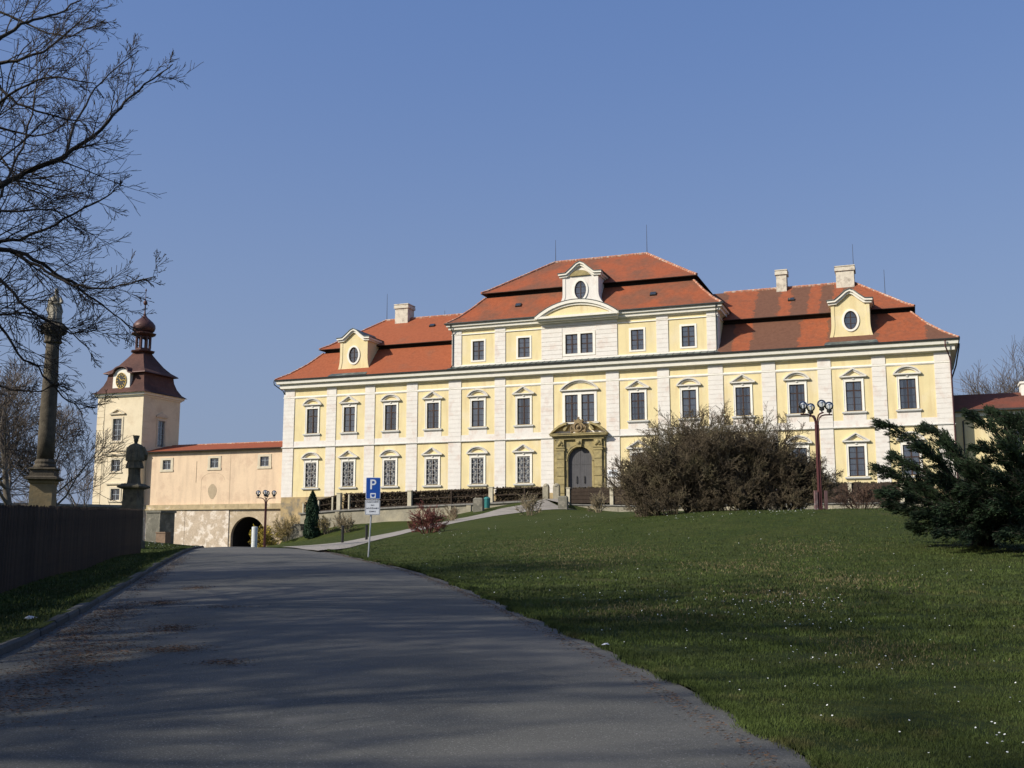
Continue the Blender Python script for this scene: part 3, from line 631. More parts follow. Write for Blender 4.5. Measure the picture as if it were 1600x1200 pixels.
def dormer(uc, zb, zt, wb, wt, apex, v, back, wallm, eav, ea, eb, ez):
    d = empty('dormer', (0, 0, 0), parent=castle)
    side = [(wb, zb)]+[(wt+(wb-wt)*(1-t)**2.2, zb+.15+(zt-zb)*.45*t) for t in (0, .2, .4, .6, .8, 1)]+[(wt, zt)]
    top = [(wt, zt), (wt*.62, zt+(apex-zt)*.30), (wt*.3, zt+(apex-zt)*.8), (0, apex)]
    right = side+top[1:]
    outl = [(uc+a, z) for a, z in right]+[(uc-a, z) for a, z in right[::-1][1:]]
    g = G(); ring_plate(g, outl, (uc, ez), ea, eb, v)
    n = len(outl)
    for k in range(n):
        (a, b), (c, e) = outl[k], outl[(k+1) % n]
        g.quad((a, v, b), (a, back, b), (c, back, e), (c, v, e))
    # corner strips and base mould
    for s in (-1, 1):
        for (a, b), (c, e) in zip(right[:7], right[1:8]):
            g.prism([(uc+s*(a-.32), b), (uc+s*a, b), (uc+s*c, e), (uc+s*(c-.32), e)][::s], v-.05, v+.01)
    g.box(uc-wt+.2, uc+wt-.2, v-.045, v+.01, zb+.22, zb+.30)
    o = g.build('dormer_wall', wallm, castle); 
    bpy.data.objects.remove(d)
    # cornice following the gable
    e = eav; half_g = [(-wt-e, zt), (-wt*.78, zt+.04), (-wt*.5, zt+(apex-zt)*.42), (-wt*.22, zt+(apex-zt)*.84)]; gable = half_g+[(0, apex)]+[(-a, z) for a, z in half_g[::-1]]
    g = G(); strip(g, [(uc+a, z+.34) for a, z in gable], .18, v-.36, v+.3); strip(g, [(uc+a*.96, z+.16) for a, z in gable], .22, v-.2, v+.3)
    for s in (-1, 1):
        a0, a1 = sorted((uc+s*wt, uc+s*(wt+.30))); g.box(a0, a1, v+.28, back, zt+.12, zt+.33)
        a0, a1 = sorted((uc+s*wt, uc+s*(wt+.15))); g.box(a0, a1, v+.28, back, zt-.06, zt+.12)
    g.build('dormer_cornice', M['cornice'], castle)
    g = G(); T = [(uc+a*1.03, z+.36) for a, z in gable]; T2 = [(a, z+.07) for a, z in T]
    g.prism(T+T2[::-1], v-.42, back+.4); g.build('dormer_roof', M['sheet'], castle)
    oval_window(castle, (uc, ez), ea, eb, v)
    return o
for uc in (-27.46, 27.46):
    dormer(uc, 19.45, 22.95, 2.05, 1.8, 24.0, .7, 6.0, M['yellow'], .32, .62, .92, 21.3)
    g = G(); g.quad((uc-2.5, -.98, 18.69), (uc+2.5, -.98, 18.69), (uc+2.15, .66, 19.56), (uc-2.15, .66, 19.56)); g.build('dormer_flashing', M['sheet'], castle)
dormer(0, 24.6, 28.2, 2.9, 2.0, 29.4, .7, 6.5, M['white'], .42, .66, 1.0, 26.68)
g = G(); A = arc(1.15, 28.25, 28.85); g.prism([(a, z) for a, z in A][::-1], .52, .72); g.build('tympanum', M['stone'], castle)
# casement windows
def casement(name, w2, hgt, transom, bars, curtain_kind):
    """frame in a hole of half width w2 and height hgt, origin at the hole's bottom centre"""
    g = G(); t = .075; v0, v1 = .12, .20
    g.box(-w2, -w2+t, v0, v1, 0, hgt); g.box(w2-t, w2, v0, v1, 0, hgt); g.box(-w2+t, w2-t, v0, v1, 0, t); g.box(-w2+t, w2-t, v0, v1, hgt-t, hgt)
    tz = hgt*transom; g.box(-w2+t, w2-t, v0-.01, v1+.01, tz-.05, tz+.05); g.box(-.065, .065, v0-.03, v1-.002, t, tz-.05); g.box(-.065, .065, v0-.03, v1-.002, tz+.05, hgt-t)
    for z in bars:
        g.box(-w2+t, -.055, v0+.02, v1-.02, z*hgt-.018, z*hgt+.018); g.box(.055, w2-t, v0+.02, v1-.02, z*hgt-.018, z*hgt+.018)
    win = g.build(name, M['frame'], castle)
    for a, b in ((-w2+t, -.055), (.055, w2-t)):
        for c, d in ((t, tz-.05), (tz+.05, hgt-t)):
            g = G(); g.quad((a, .165, c), (b, .165, c), (b, .165, d), (a, .165, d)); g.build('pane', M['glass'], win)
    g = G(); n = 26
    sp = {'drape': [(-w2, -w2*.62), (-w2*.42, -.12), (.12, w2*.42), (w2*.62, w2)], 'full': [(-w2, w2)], 'narrow': [(-w2, -w2*.55), (-.14, .14), (w2*.55, w2)]}[curtain_kind]
    for a, b in sp:
        for k in range(n):
            x0 = a+(b-a)*k/n; x1 = a+(b-a)*(k+1)/n; y0 = .25+.03*math.sin(k*1.9); y1 = .25+.03*math.sin((k+1)*1.9)
            g.quad((x0, y0, .02), (x1, y1, .02), (x1, y1, hgt), (x0, y0, hgt))
    g.build('curtain', M['curtain'], win)
    return win
def surround(win, w2, hgt, ear=True, k=1.0):
    g = G(); a = w2+.22; t = .055
    g.box(-a, -w2-.002, -t, .015, -.0, hgt+.30); g.box(w2+.002, a, -t, .015, -.0, hgt+.30); g.box(-w2-.002, w2+.002, -t, .015, hgt+.002, hgt+.30)
    for s in (-1, 1):   # outer fillet
        x0, x1 = sorted((s*a, s*(a-.06))); g.box(x0, x1, -t-.03, -t+.001, 0, hgt+.30)
    g.box(-a+.06, a-.06, -t-.03, -t+.001, hgt+.24, hgt+.30)
    g.build('surround', M['surround'], win)
    g = G(); g.box(-w2-.42, w2+.42, -.20, .12, -.20, -.05); g.box(-w2-.34, w2+.34, -.14, .02, -.27, -.20); g.build('sill', M['sill'], win)
def pediment(win, hgt, kind, half=1.26, rise=.80):
    z0 = hgt+.42; g = G()
    g.box(-half, half, -.26, .02, z0, z0+.12); g.box(-half+.08, half-.08, -.16, .02, z0-.07, z0)
    if kind == 'tri': top = [(-half-.02, z0+.12), (0, z0+rise+.1), (half+.02, z0+.12)]
    else: top = arc(half+.0, z0+.12, z0+rise+.02, 14)
    strip(g, top, .13, -.28, .02)
    m = .82; inner = [(a*m, z0+.12+(z-z0-.12)*m) for a, z in top]; strip(g, inner, .15, -.15, .02)
    g.box(-.09, .09, -.14, .02, z0-.22, z0-.07)
    g.build('pediment', M['trim'], win)
def apron(win, w2, z_):
    g = G(); g.box(-w2-.34, w2+.34, -.03, .02, -z_, -.27); g.build('apron', M['white'], win)
def scroll_grille(win, w2, hgt):
    g = G(); r = .014
    for a, b in ((-w2+.08, -.07), (.07, w2-.08)):
        cw = (b-a)/2; cx = (a+b)/2; n = 5; ch = (hgt-.2)/n
        for k in range(n):
            cz = .1+ch*(k+.5); s = 1 if k % 2 else -1
            if cz > hgt*.5-.05 and k == 2: pass
            pts = []
            for q in range(15):   # an S made of two opposed scrolls
                t = -1+2*q/14; th = t*math.pi*1.35
                rr = cw*.62*(1-.45*abs(t)); pts.append((cx+s*cw*.72*math.sin(th*.9)*(.55+.45*(1-abs(t))), .02, cz+ch*.42*t*(1-.25*abs(t))+ch*.05*math.cos(th)))
            g.tube(pts, r, 4)
            for e in (-1, 1):
                pts = [(cx+e*s*cw*.35+cw*.32*math.cos(q*.7)*(1-q*.07), .02, cz+e*ch*.27+ch*.17*math.sin(q*.7)*(1-q*.07)) for q in range(9)]; g.tube(pts, r, 4)
    for x in (-w2+.03, w2-.03, 0): g.box(x-.012, x+.012, .0, .03, .02, hgt-.02)
    for k in range(6): z = .1+(hgt-.2)*k/5; g.box(-w2+.02, w2-.02, .0, .03, z-.012, z+.012)
    g.build('grille', M['grille'], win)
protos = {}
for i, x in enumerate(BAYS):
    idx = i-6 if i < 6 else i-5; kind = 'tri' if abs(idx) % 2 else 'seg'
    for row in ('low', 'up'):
        gr = row == 'low' and idx < 4
        key = (row, kind, gr, (i % 3) if row == 'up' else 0)
        z0 = low0 if row == 'low' else up0; hgt = (low1-low0) if row == 'low' else (up1-up0)
        if key not in protos:
            win = casement('window', hw, hgt, .60 if row == 'low' else .70, (.2, .4, .8) if row == 'low' else (.23, .46), ('drape', 'full', 'narrow')[i % 3] if row == 'up' else 'full' if idx >= 4 else 'drape')
            surround(win, hw, hgt); pediment(win, hgt, kind)
            if row == 'up': apron(win, hw, up0-11.42)
            if gr: scroll_grille(win, hw, hgt)
            protos[key] = win; win.location = (x, 0, z0)
        else: copy_tree(protos[key], castle, (x, 0, z0))
# double window over the portal
hgt = up1+.1-up0-.05
w1 = casement('window', .70, hgt, .70, (.23, .46), 'drape'); w1.location = (-.9, 0, up0+.05)
w2_ = casement('window', .70, hgt, .70, (.23, .46), 'full'); w2_.location = (.9, 0, up0+.05)
g = G(); z0 = up0+.05; t = .055
g.box(-1.88, -1.602, -t, .015, z0, z0+hgt+.3); g.box(1.602, 1.88, -t, .015, z0, z0+hgt+.3); g.box(-.198, .198, -t, .015, z0, z0+hgt); g.box(-1.6, 1.6, -t, .015, z0+hgt+.002, z0+hgt+.3)
g.build('surround', M['surround'], castle)
g = G(); g.box(-2.1, 2.1, -.2, .1, z0-.2, z0-.05); g.build('sill', M['sill'], castle)
g = G(); zt = z0+hgt+.42; half = 2.15; g.box(-half, half, -.26, .02, zt, zt+.12); g.box(-half+.08, half-.08, -.16, .02, zt-.07, zt); strip(g, arc(half, zt+.12, zt+1.18, 20), .14, -.28, .02); strip(g, arc(half*.86, zt+.12, zt+.98, 20), .07, -.16, .02)
g.build('pediment', M['trim'], castle)
for k, txt in enumerate(['1', '6', '7', '6']):
    pass
# attic windows
wa = casement('window', .67, 2.13, .5, (.25, .75), 'full'); 
g = G(); a = .67+.2
g.box(-a, -.672, -.05, .015, -.18, 2.33); g.box(.672, a, -.05, .015, -.18, 2.33); g.box(-.672, .672, -.05, .015, 2.132, 2.33); g.box(-.672, .672, -.05, .015, -.18, -.002)
g.build('surround', M['surround'], wa); wa.location = (ah[0][0]+.67, 0, 19.62)
for h in ah[1:4]: copy_tree(wa, castle, (h[0]+.67, 0, 19.62))
for h in ah[4:]:
    o = casement('window', .67, 2.10, .5, (.25, .75), 'full'); o.location = ((h[0]+h[1])/2, 0, 19.65)
g = G(); g.box(-1.80, -1.505, -.09, .015, 19.4, 21.98); g.box(1.525, 1.80, -.09, .015, 19.4, 21.98); g.box(-.148, .168, -.09, .015, 19.65, 21.75); g.box(-1.505, 1.525, -.09, .015, 21.752, 21.98); g.box(-1.505, 1.525, -.09, .015, 19.4, 19.648)
g.build('surround', M['surround'], castle)
# skylights, chimneys, rods
def skylight(u, v, z, pitch):
    g = G(); g.box(-.32, .32, -.26, .26, 0, .16); o = g.build('skylight', M['gutter'], castle); o.location = (u, v, z); o.rotation_euler = (pitch, 0, 0)
    g = G(); g.quad((-.24, -.19, .165), (.24, -.19, .165), (.24, .19, .165), (-.24, .19, .165)); g.build('pane', M['glass'], o)
skylight(-20.2, E0+7.4, 25.32, R(37)); skylight(21.4, E0+6.9, 24.95, R(37)); skylight(-7.4, C0+2.15, 25.72, R(46)); skylight(7.75, C0+2.15, 25.72, R(46))
def chimney(u0, u1, v0, v1, z0, z1):
    g = G(); g.box(u0+.12, u1-.12, v0+.12, v1-.12, z0, z1-.55); g.box(u0, u1, v0, v1, z1-.55, z1-.22); g.box(u0+.06, u1-.06, v0+.06, v1-.06, z1-.22, z1-.1); g.box(u0+.0, u1-.0, v0, v1, z1-.1, z1)
    g.build('chimney', M['chimney'], castle)
chimney(-25.95, -24.0, 7.6, 9.6, 25.8, 28.65); chimney(19.6, 20.9, 7.8, 9.4, 25.8, 28.8); chimney(25.75, 27.8, 7.6, 9.6, 25.8, 28.6)
for (u, v, z0, z1) in ((-5.4, CV, 32.2, 34.9), (5.5, CV, 32.2, 35.6), (-27.4, RV, 26.8, 30.3), (-20.2, 10, 26.3, 27.9), (27.6, 9.5, 26.8, 31.3), (30.6, 11, 24.5, 28.6)):
    g = G(); g.tube([(u, v, z0-.3), (u, v, z0+(z1-z0)*.3), (u, v, z1)], [.045, .035, .02], 5); g.box(u-.1, u+.1, v-.1, v+.1, z0-.1, z0+.12); g.build('lightning_rod', M['antenna'], castle)
# downpipes
g = G(); g.tube([(-U-.95, -.95, 18.5), (-U-.9, -.9, 18.1), (-U-.1, -.25, 17.4), (-U+.02, -.16, 17.1), (-U-.09, .1, 16.9), (-U-.09, .12, 5)], .06, 8); g.build('downpipe', M['gutter'], castle)
g = G(); g.tube([(U-.35, -1.0, 18.5), (U-.35, -.95, 17.9), (U-.02, -.22, 17.0), (U+.04, -.18, 16.6), (U+.04, -.18, 5)], .065, 8); 
g.build('downpipe', M['pipe'], castle)
g = G(); g.tube([(U+.95, 1.5, 18.5), (U+.9, 1.5, 18.1), (U+.55, 1.5, 16.4), (U+.12, 1.5, 15.2), (U+.12, 1.5, 5)], .07, 8); g.build('downpipe', M['gutter'], castle)
for s in (-1, 1):
    g = G(); g.tube([(s*(AU+.0), -.68, 23.7), (s*(AU+.0), -.6, 23.4), (s*(AU-.1), -.16, 22.7), (s*(AU-.1), -.16, 19.2), (s*(AU-.1), -.4, 18.95)], .055, 8); g.build('downpipe', M['gutter'], castle)
# portal
pt = empty('portal', (0, 0, 0), parent=castle)
for s in (-1, 1):
    n = 6; z0 = 4.0; hh = (9.35-z0)/n
    for k in range(n):
        g = G(); a0, a1 = sorted((s*1.62, s*2.46)); pr = .46 if k % 2 else .42; g.box(a0, a1, -pr, .0, z0+k*hh+.025, z0+(k+1)*hh-.025); g.build('stone_block', M['stone'], pt)
    g = G(); a0, a1 = sorted((s*1.64, s*2.42)); g.box(a0, a1, -.36, 0, z0, 9.35)
    a0, a1 = sorted((s*1.52, s*2.56)); g.box(a0, a1, -.52, 0, 9.35, 9.5); g.box(a0+.06, a1-.06, -.47, 0, 9.5, 9.62); g.box(a0, a1, -.54, 0, 9.62, 9.72)
    g.box(a0+.1, a1-.1, -.46, 0, 9.72, 10.55); g.ball(((a0+a1)/2, -.46, 10.15), .26, 10, 6); g.ball(((a0+a1)/2-.2, -.46, 9.95), .15, 8, 5); g.ball(((a0+a1)/2+.2, -.46, 9.95), .15, 8, 5)
    a0, a1 = sorted((s*2.46, s*2.75)); g.box(a0, a1, -.22, 0, 4.0, 10.5); g.box(a0, a1+(.05 if s > 0 else 0), -.28, 0, 9.4, 9.7)
    g.build('pilaster', M['stone'], pt)
g = G(); g.box(-1.52, -1.321, -.20, .0, 4, 8.4); g.box(1.321, 1.52, -.20, .0, 4, 8.4); g.box(-1.62, -1.34, -.27, 0, 8.28, 8.42); g.box(1.34, 1.62, -.27, 0, 8.28, 8.42)
A = [(-1.34*math.cos(math.pi*k/20), 8.42+1.34*math.sin(math.pi*k/20)) for k in range(21)]
for (a, b), (c, d) in zip(A, A[1:]): g.prism([(a, b), (c, d), (c, 10.5), (a, 10.5)], -.22, .3)
g.box(-1.62, -1.34, -.22, 0, 8.42, 10.5); g.box(1.34, 1.62, -.22, 0, 8.42, 10.5)
strip(g, [(-1.62*math.cos(math.pi*k/20), 8.42+1.62*math.sin(math.pi*k/20)) for k in range(21)], .1, -.26, 0)
g.build('arch', M['stone'], pt)
g = G(); g.prism([(-.26, 9.7), (.26, 9.7), (.36, 10.55), (-.36, 10.55)], -.5, 0); g.ball((0, -.5, 10.15), .2, 10, 6); g.build('keystone', M['stone'], pt)
g = G(); g.box(-2.7, 2.7, -.50, 0, 10.5, 10.72); g.box(-2.85, 2.85, -.62, 0, 10.72, 10.86); g.box(-3.08, 3.08, -.82, 0, 10.86, 11.02); g.box(-3.14, 3.14, -.88, 0, 11.02, 11.12)
for s in (-1, 1):
    P = [(3.1, 11.12), (2.7, 11.55), (2.1, 11.98), (1.5, 12.22), (1.25, 12.25)]
    for (a, b), (c, d) in zip(P, P[1:]):
        q = [(s*a, b-.24 if b > 11.3 else 11.1), (s*a, b), (s*c, d), (s*c, d-.24)]; q = q if s < 0 else q[::-1]; g.prism(q, -.78, 0)
    q = [(s*1.25, 12.22), (s*1.7, 11.5), (s*1.45, 11.4), (s*1.1, 12.0)]; g.prism(q if s > 0 else q[::-1], -.6, 0)
g.build('broken_pediment', M['stone'], pt)
g = G(); n = 22; out = [(.62*math.cos(t)*(1+.12*math.sin(5*t)), 11.75+.62*math.sin(t)*(1+.08*math.cos(6*t))) for t in [2*math.pi*k/n for k in range(n)]]
g.prism(out, -.62, 0); oval_ring(g, (0, 11.75), .34, .38, .1, -.72, -.6); g.ball((0, -.64, 11.75), .2, 10, 6)
for s in (-1, 1):
    g.tube([(s*.5, -.6, 11.3), (s*.78, -.6, 11.45), (s*.8, -.6, 11.75), (s*.62, -.6, 11.95)], [.08, .1, .09, .05], 6); g.ball((s*.72, -.55, 11.3), .17, 8, 5)
g.prism([(-.42, 12.25), (.42, 12.25), (.5, 12.6), (.25, 12.45), (0, 12.72), (-.25, 12.45), (-.5, 12.6)], -.6, -.2); g.ball((0, -.4, 12.75), .1, 8, 5)
g.build('coat_of_arms', mat('arms_stone', (.22, .16, .09), .9, .3, 5, (.36, .27, .12), 6, (.5, .7), .6, 20), pt)
# door
for s in (-1, 1):
    g = G(); zt = 8.42
    pts = [(0.015, 4.05), (1.31, 4.05)]+[(1.31*math.cos(math.pi/2*k/10), zt+1.28*math.sin(math.pi/2*k/10)) for k in range(10)]+[(.015, zt+1.28)]
    if s < 0: pts = [(-a, b) for a, b in pts][::-1]
    g.prism(pts, .20, .28)
    for z in (4.3, 5.3, 7.9): a0, a1 = sorted((s*.1, s*1.24)); g.box(a0, a1, .175, .2, z, z+.09)
    for q in range(1, 6): x = s*q*.215; g.box(x-.012, x+.012, .188, .2, 4.1, 8.9)
    o = g.build('door', M['door'], castle)
    g = G(); x = s*.42; g.tube([(x, .16, 5.95), (x, .10, 6.05), (x, .10, 6.6), (x, .16, 6.7)], .045, 6); g.build('handle', M['blackmetal'], o)
g = G(); g.box(2.98, 3.98, -.12, -.085, 6.5, 7.25); o = g.build('plaque', M['signwhite'], castle)
g = G(); g.box(3.12, 3.3, -.124, -.119, 6.75, 7.1)
for k in range(3): g.box(3.42, 3.85, -.124, -.119, 6.98-k*.12, 7.03-k*.12)
g.build('plaque_print', M['signgrey'], o)
# ------------------------------------------------------------------ gate passage wing on the left
pas = empty('gate_wing', CO, -TH, label='peach plastered gate wing with tiled roof and dark archway', cat='building')
PU0, PU1, PV = -56.55, -36.22, 1.0
pw = [(-53.4, 9.27), (-46.4, 9.32), (-39.3, 9.32)]
g = G(); wall(g, PU0, PU1, 4.35, 10.95, [(x-.75, x+.75, z-.68, z+.68) for x, z in pw], PV, .25); g.quad((PU0, PV+7, 4), (PU0, PV, 4), (PU0, PV, 10.95), (PU0, PV+7, 10.95)); g.build('wall', M['passage'], pas)
GC, GR, GS = -41.2, 2.4, .45
g = G(); wall(g, -43.9, PU1, -2.5, 3.75, [(GC-GR, GC+GR, -2.5, GS+GR)], PV-.12, .45); arch_fill(g, GC, GR, GS, PV-.12, .45, 24, GS+GR)
g.build('gate_wall', M['oldwall2'], pas)
g = G(); wall(g, -43.9, PU1, -2.5, 3.75, [(GC-GR, GC+GR, -2.5, GS+GR)], PV+.33, 17); arch_fill(g, GC, GR, GS, PV+.33, 17, 24, GS+GR); g.build('tunnel_lining', M['tunnel_shade'], pas)  # lining coloured dark in place of tunnel shade
g = G(); g.box(PU0, -50.2, PV-.25, PV+1, -2.5, 3.75); g.box(-50.2, -43.9, PV-.22, PV+1, -2.5, 3.75); g.build('lower_wall', M['oldwall'], pas)
g = G(); u = PU0
while u < PU1-.1:
    l = min(random.uniform(1.0, 2.6), PU1-u); g.box(u+.01, u+l-.01, PV-.28-random.uniform(0, .03), PV+.02, 3.86, 4.36); u += l
g.box(PU0, PU1, PV-.40, PV+.01, 3.72, 3.86); g.build('stone_ledge', M['ledge'], pas)
g = G(); g.box(-43.8, -38.6, PV+16.7, PV+16.8, -2.4, 3.4); g.build('tunnel_back', M['blackmetal'], pas)  # black end sheet, deep shade put into its colour
g = G(); n = 14; out = [(-46.55+.62*math.cos(t)*(1+.08*math.sin(3*t)), 5.9+.88*math.sin(t)*(1+.06*math.cos(4*t))) for t in [2*math.pi*k/n for k in range(n)]]
g.prism(out, PV-.02, PV+.01); g.build('bare_patch', M['patch'], pas)
g = G(); strip(g, [(-48.2, 4.4), (-48.2, 7.2)]+[(-46.5-1.7*math.cos(math.pi*k/14), 7.2+.95*math.sin(math.pi*k/14)) for k in range(15)], .025, PV-.012, PV+.01); g.box(-44.1, -44.07, PV-.015, PV+.01, 4.4, 10.9); g.box(-49.0, -48.95, PV-.03, PV+.01, 7, 9.6); g.build('blocked_arch_outline', M['patch'], pas)
wp = None
for x, z in pw:
    if wp is None:
        g = G(); t = .07; a, b = .6, .58; g.box(-a, -a+t, .1, .18, -b, b); g.box(a-t, a, .1, .18, -b, b); g.box(-a, a, .1, .18, -b, -b+t); g.box(-a, a, .1, .18, b-t, b); g.box(-.04, .04, .09, .17, -b, b); g.box(-a, a, .11, .165, .12, .17)
        wp = g.build('window', mat('pale_blue_window_frame', (.30, .33, .36), .6, .1, 5), pas)
        g = G(); g.quad((-a, .15, -b), (a, .15, -b), (a, .15, b), (-a, .15, b)); g.build('pane', M['glass'], wp)
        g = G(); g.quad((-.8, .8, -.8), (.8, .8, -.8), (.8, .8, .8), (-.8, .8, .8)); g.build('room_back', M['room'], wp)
        g = G(); g.box(-.95, -.6, -.06, .16, -.72, .86); g.box(.6, .95, -.06, .16, -.72, .86); g.box(-.6, .6, -.06, .16, .58, .86); g.box(-1.0, 1.0, -.09, .16, -.86, -.58); g.build('surround', M['towertrim'], wp)
        wp.location = (x, PV, z)
    else: copy_tree(wp, pas, (x, PV, z))
g = G(); g.quad((PU0-.2, PV-.45, 10.93), (PU1, PV-.45, 10.93), (PU1, PV+4, 12.0), (PU0-.2, PV+4, 12.0)); g.quad((PU1, PV+4, 12.0), (PU1, PV+8, 10.9), (PU0, PV+8, 10.9), (PU0, PV+4, 12)); g.build('tiled_roof', M['roofP'], pas)
g = G(); g.box(PU0-.2, PU1, PV-.5, PV-.02, 10.78, 10.93); g.build('eave_board', M['eaveboard'], pas)
ridge_cap([(PU0+.6, PV+4, 12.02), (PU1, PV+4, 12.02)], .1, pas)
g = G(); g.box(PU0, PU1, PV+7, PV+7.3, 3.5, 10.9); g.build('rear_wall', M['passage'], pas)
# ------------------------------------------------------------------ clock tower
T0, T1 = -63.67, -56.62; TC = (T0+T1)/2; TV = 7.05
tower = empty('clock_tower', CO, -TH, label='cream clock tower with shingled roof, lantern and onion dome', cat='tower')
tw = [(-60.45, .68, 12.4, 15.15), (-60.35, .68, 8.6, 10.0), (-60.2, .68, 5.0, 6.4)]
g = G(); wall(g, T0, T1, -1, 18.15, [(x-w_, x+w_, a, b) for x, w_, a, b in tw], 0, .3)
# right side wall with its window
us = [(0, 2.9, -1, 18.15), (4.2, TV, -1, 18.15), (2.9, 4.2, -1, 11.8), (2.9, 4.2, 15.1, 18.15)]
for a, b, c, d in us: g.quad((T1, a, c), (T1, b, c), (T1, b, d), (T1, a, d))
for a in (2.9, 4.2): g.quad((T1, a, 11.8), (T1, a, 15.1), (T1-.3, a, 15.1), (T1-.3, a, 11.8))
g.quad((T1, 2.9, 15.1), (T1, 4.2, 15.1), (T1-.3, 4.2, 15.1), (T1-.3, 2.9, 15.1)); g.quad((T1, 2.9, 11.8), (T1-.3, 2.9, 11.8), (T1-.3, 4.2, 11.8), (T1, 4.2, 11.8))
g.quad((T0, TV, -1), (T0, 0, -1), (T0, 0, 18.15), (T0, TV, 18.15)); g.quad((T1, TV, -1), (T0, TV, -1), (T0, TV, 18.15), (T1, TV, 18.15))
g.build('wall', M['tower'], tower)
g = G()
for z in np.arange(11.4, 18.0, .82): g.box(T1, T1+.05, 0.05, 1.2, z+.02, z+.8)
g.build('quoin', M['tower'], tower); g = G()
for z in np.arange(-1, 18.0, .82): g.box(T0-.01, T0+1.1, -.05, .01, z+.02, z+.8)
g.build('quoin', M['tower'], tower)
g = G(); sweep_rect(g, T0, T1, 0, TV, [(0, 11.0), (.07, 11.02), (.07, 11.15), (0, 11.17)]); g.build('string_course', M['towertrim'], tower)
g = G(); sweep_rect(g, T0, T1, 0, TV, [(0, 17.85), (.1, 17.87), (.14, 18.0), (.34, 18.08), (.38, 18.3), (.46, 18.36)]); g.build('cornice', M['cornice'], tower)
for x, w_, a, b in tw:
    h_ = b-a; g = G(); t = .07; g.box(-w_, -w_+t, .12, .2, 0, h_); g.box(w_-t, w_, .12, .2, 0, h_); g.box(-w_, w_, .12, .2, 0, t); g.box(-w_, w_, .12, .2, h_-t, h_); g.box(-.04, .04, .11, .19, 0, h_)
    for k in range(1, 4 if h_ > 2 else 2): zq = h_*k/(4 if h_ > 2 else 2); g.box(-w_, w_, .13, .18, zq-.03, zq+.03)
    win = g.build('window', wp.data.materials[0], tower); win.location = (x, 0, a)
    g = G(); g.quad((-w_, .17, 0), (w_, .17, 0), (w_, .17, h_), (-w_, .17, h_)); g.build('pane', M['glass'], win)
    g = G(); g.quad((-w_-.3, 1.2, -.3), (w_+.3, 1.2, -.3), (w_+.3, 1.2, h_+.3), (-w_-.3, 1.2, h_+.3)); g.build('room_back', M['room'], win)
    g = G(); g.box(-w_-.25, -w_-.003, -.07, .01, -.1, h_+.25); g.box(w_+.003, w_+.25, -.07, .01, -.1, h_+.25); g.box(-w_-.003, w_+.003, -.07, .01, h_+.003, h_+.25); g.box(-w_-.35, w_+.35, -.12, .01, -.25, -.1)
    if h_ > 2:
        g.box(-1.2, 1.2, -.2, .01, h_+.55, h_+.7); strip(g, [(-1.22, h_+.68), (-.75, h_+.95), (0, h_+1.3), (.75, h_+.95), (1.22, h_+.68)], .16, -.22, .01)
    else: g.box(-w_-.8, w_+.8, -.2, .01, h_+.55, h_+.72)
    g.build('surround', M['towertrim'], win)
g = G(); g.box(-.03, .17, -.05, .05, 0, 3.3); g.v = []; g.f = []
for y_ in (0, .62, 1.24): g.box(-.2, -.12, y_, y_+.06, 0, 3.3)
for z_ in (0, .8, 1.6, 2.4, 3.24): g.box(-.19, -.13, 0, 1.3, z_, z_+.06)
win = g.build('window', wp.data.materials[0], tower); win.location = (T1, 2.9, 11.8)
g = G(); g.quad((-.16, 0, 0), (-.16, 1.3, 0), (-.16, 1.3, 3.3), (-.16, 0, 3.3)); g.build('pane', M['glass'], win)
g = G(); g.quad((-1.2, -.5, 0), (-1.2, 1.8, 0), (-1.2, 1.8, 3.3), (-1.2, -.5, 3.3)); g.build('room_back', M['room'], win)
g = G(); g.box(0, .07, -.25, 0, -.1, 3.5); g.box(0, .07, 1.3, 1.55, -.1, 3.5); g.box(0, .07, 0, 1.3, 3.3, 3.5); g.box(0, .14, -.4, 1.7, 3.7, 3.85)
g.add([(0, -.5, 3.85), (.16, -.5, 3.85), (.16, 1.8, 3.85), (0, 1.8, 3.85), (0, .65, 4.4), (.16, .65, 4.4)], [(1, 2, 5), (0, 4, 3), (0, 1, 5, 4), (2, 3, 4, 5)]); g.build('surround', M['towertrim'], win)
g = G(); roof_rings(g, T0, T1, 0, TV, [(-.62, 18.36), (-.1, 18.75), (.35, 19.5), (.62, 20.3), (.70, 20.95)]); g.build('lower_roof', M['roofT'], tower)
g = G(); roof_rings(g, T0, T1, 0, TV, [(.72, 20.9), (.25, 21.02), (.27, 21.12), (.72, 21.38)]); g.build('roof_lip', M['onion'], tower)
g = G(); roof_rings(g, T0, T1, 0, TV, [(.30, 21.15), (.95, 21.6), (1.6, 22.3), (2.2, 23.2), (2.55, 23.75), (2.75, 24.15)]); g.build('upper_roof', M['roofT'], tower)
lc = (TC+.05, TV/2)
g = G(); g.lathe([(1.0, 24.0), (1.5, 24.15), (1.55, 24.3), (1.0, 24.4), (1.0, 24.65)], 8, lc, ph=R(22.5))
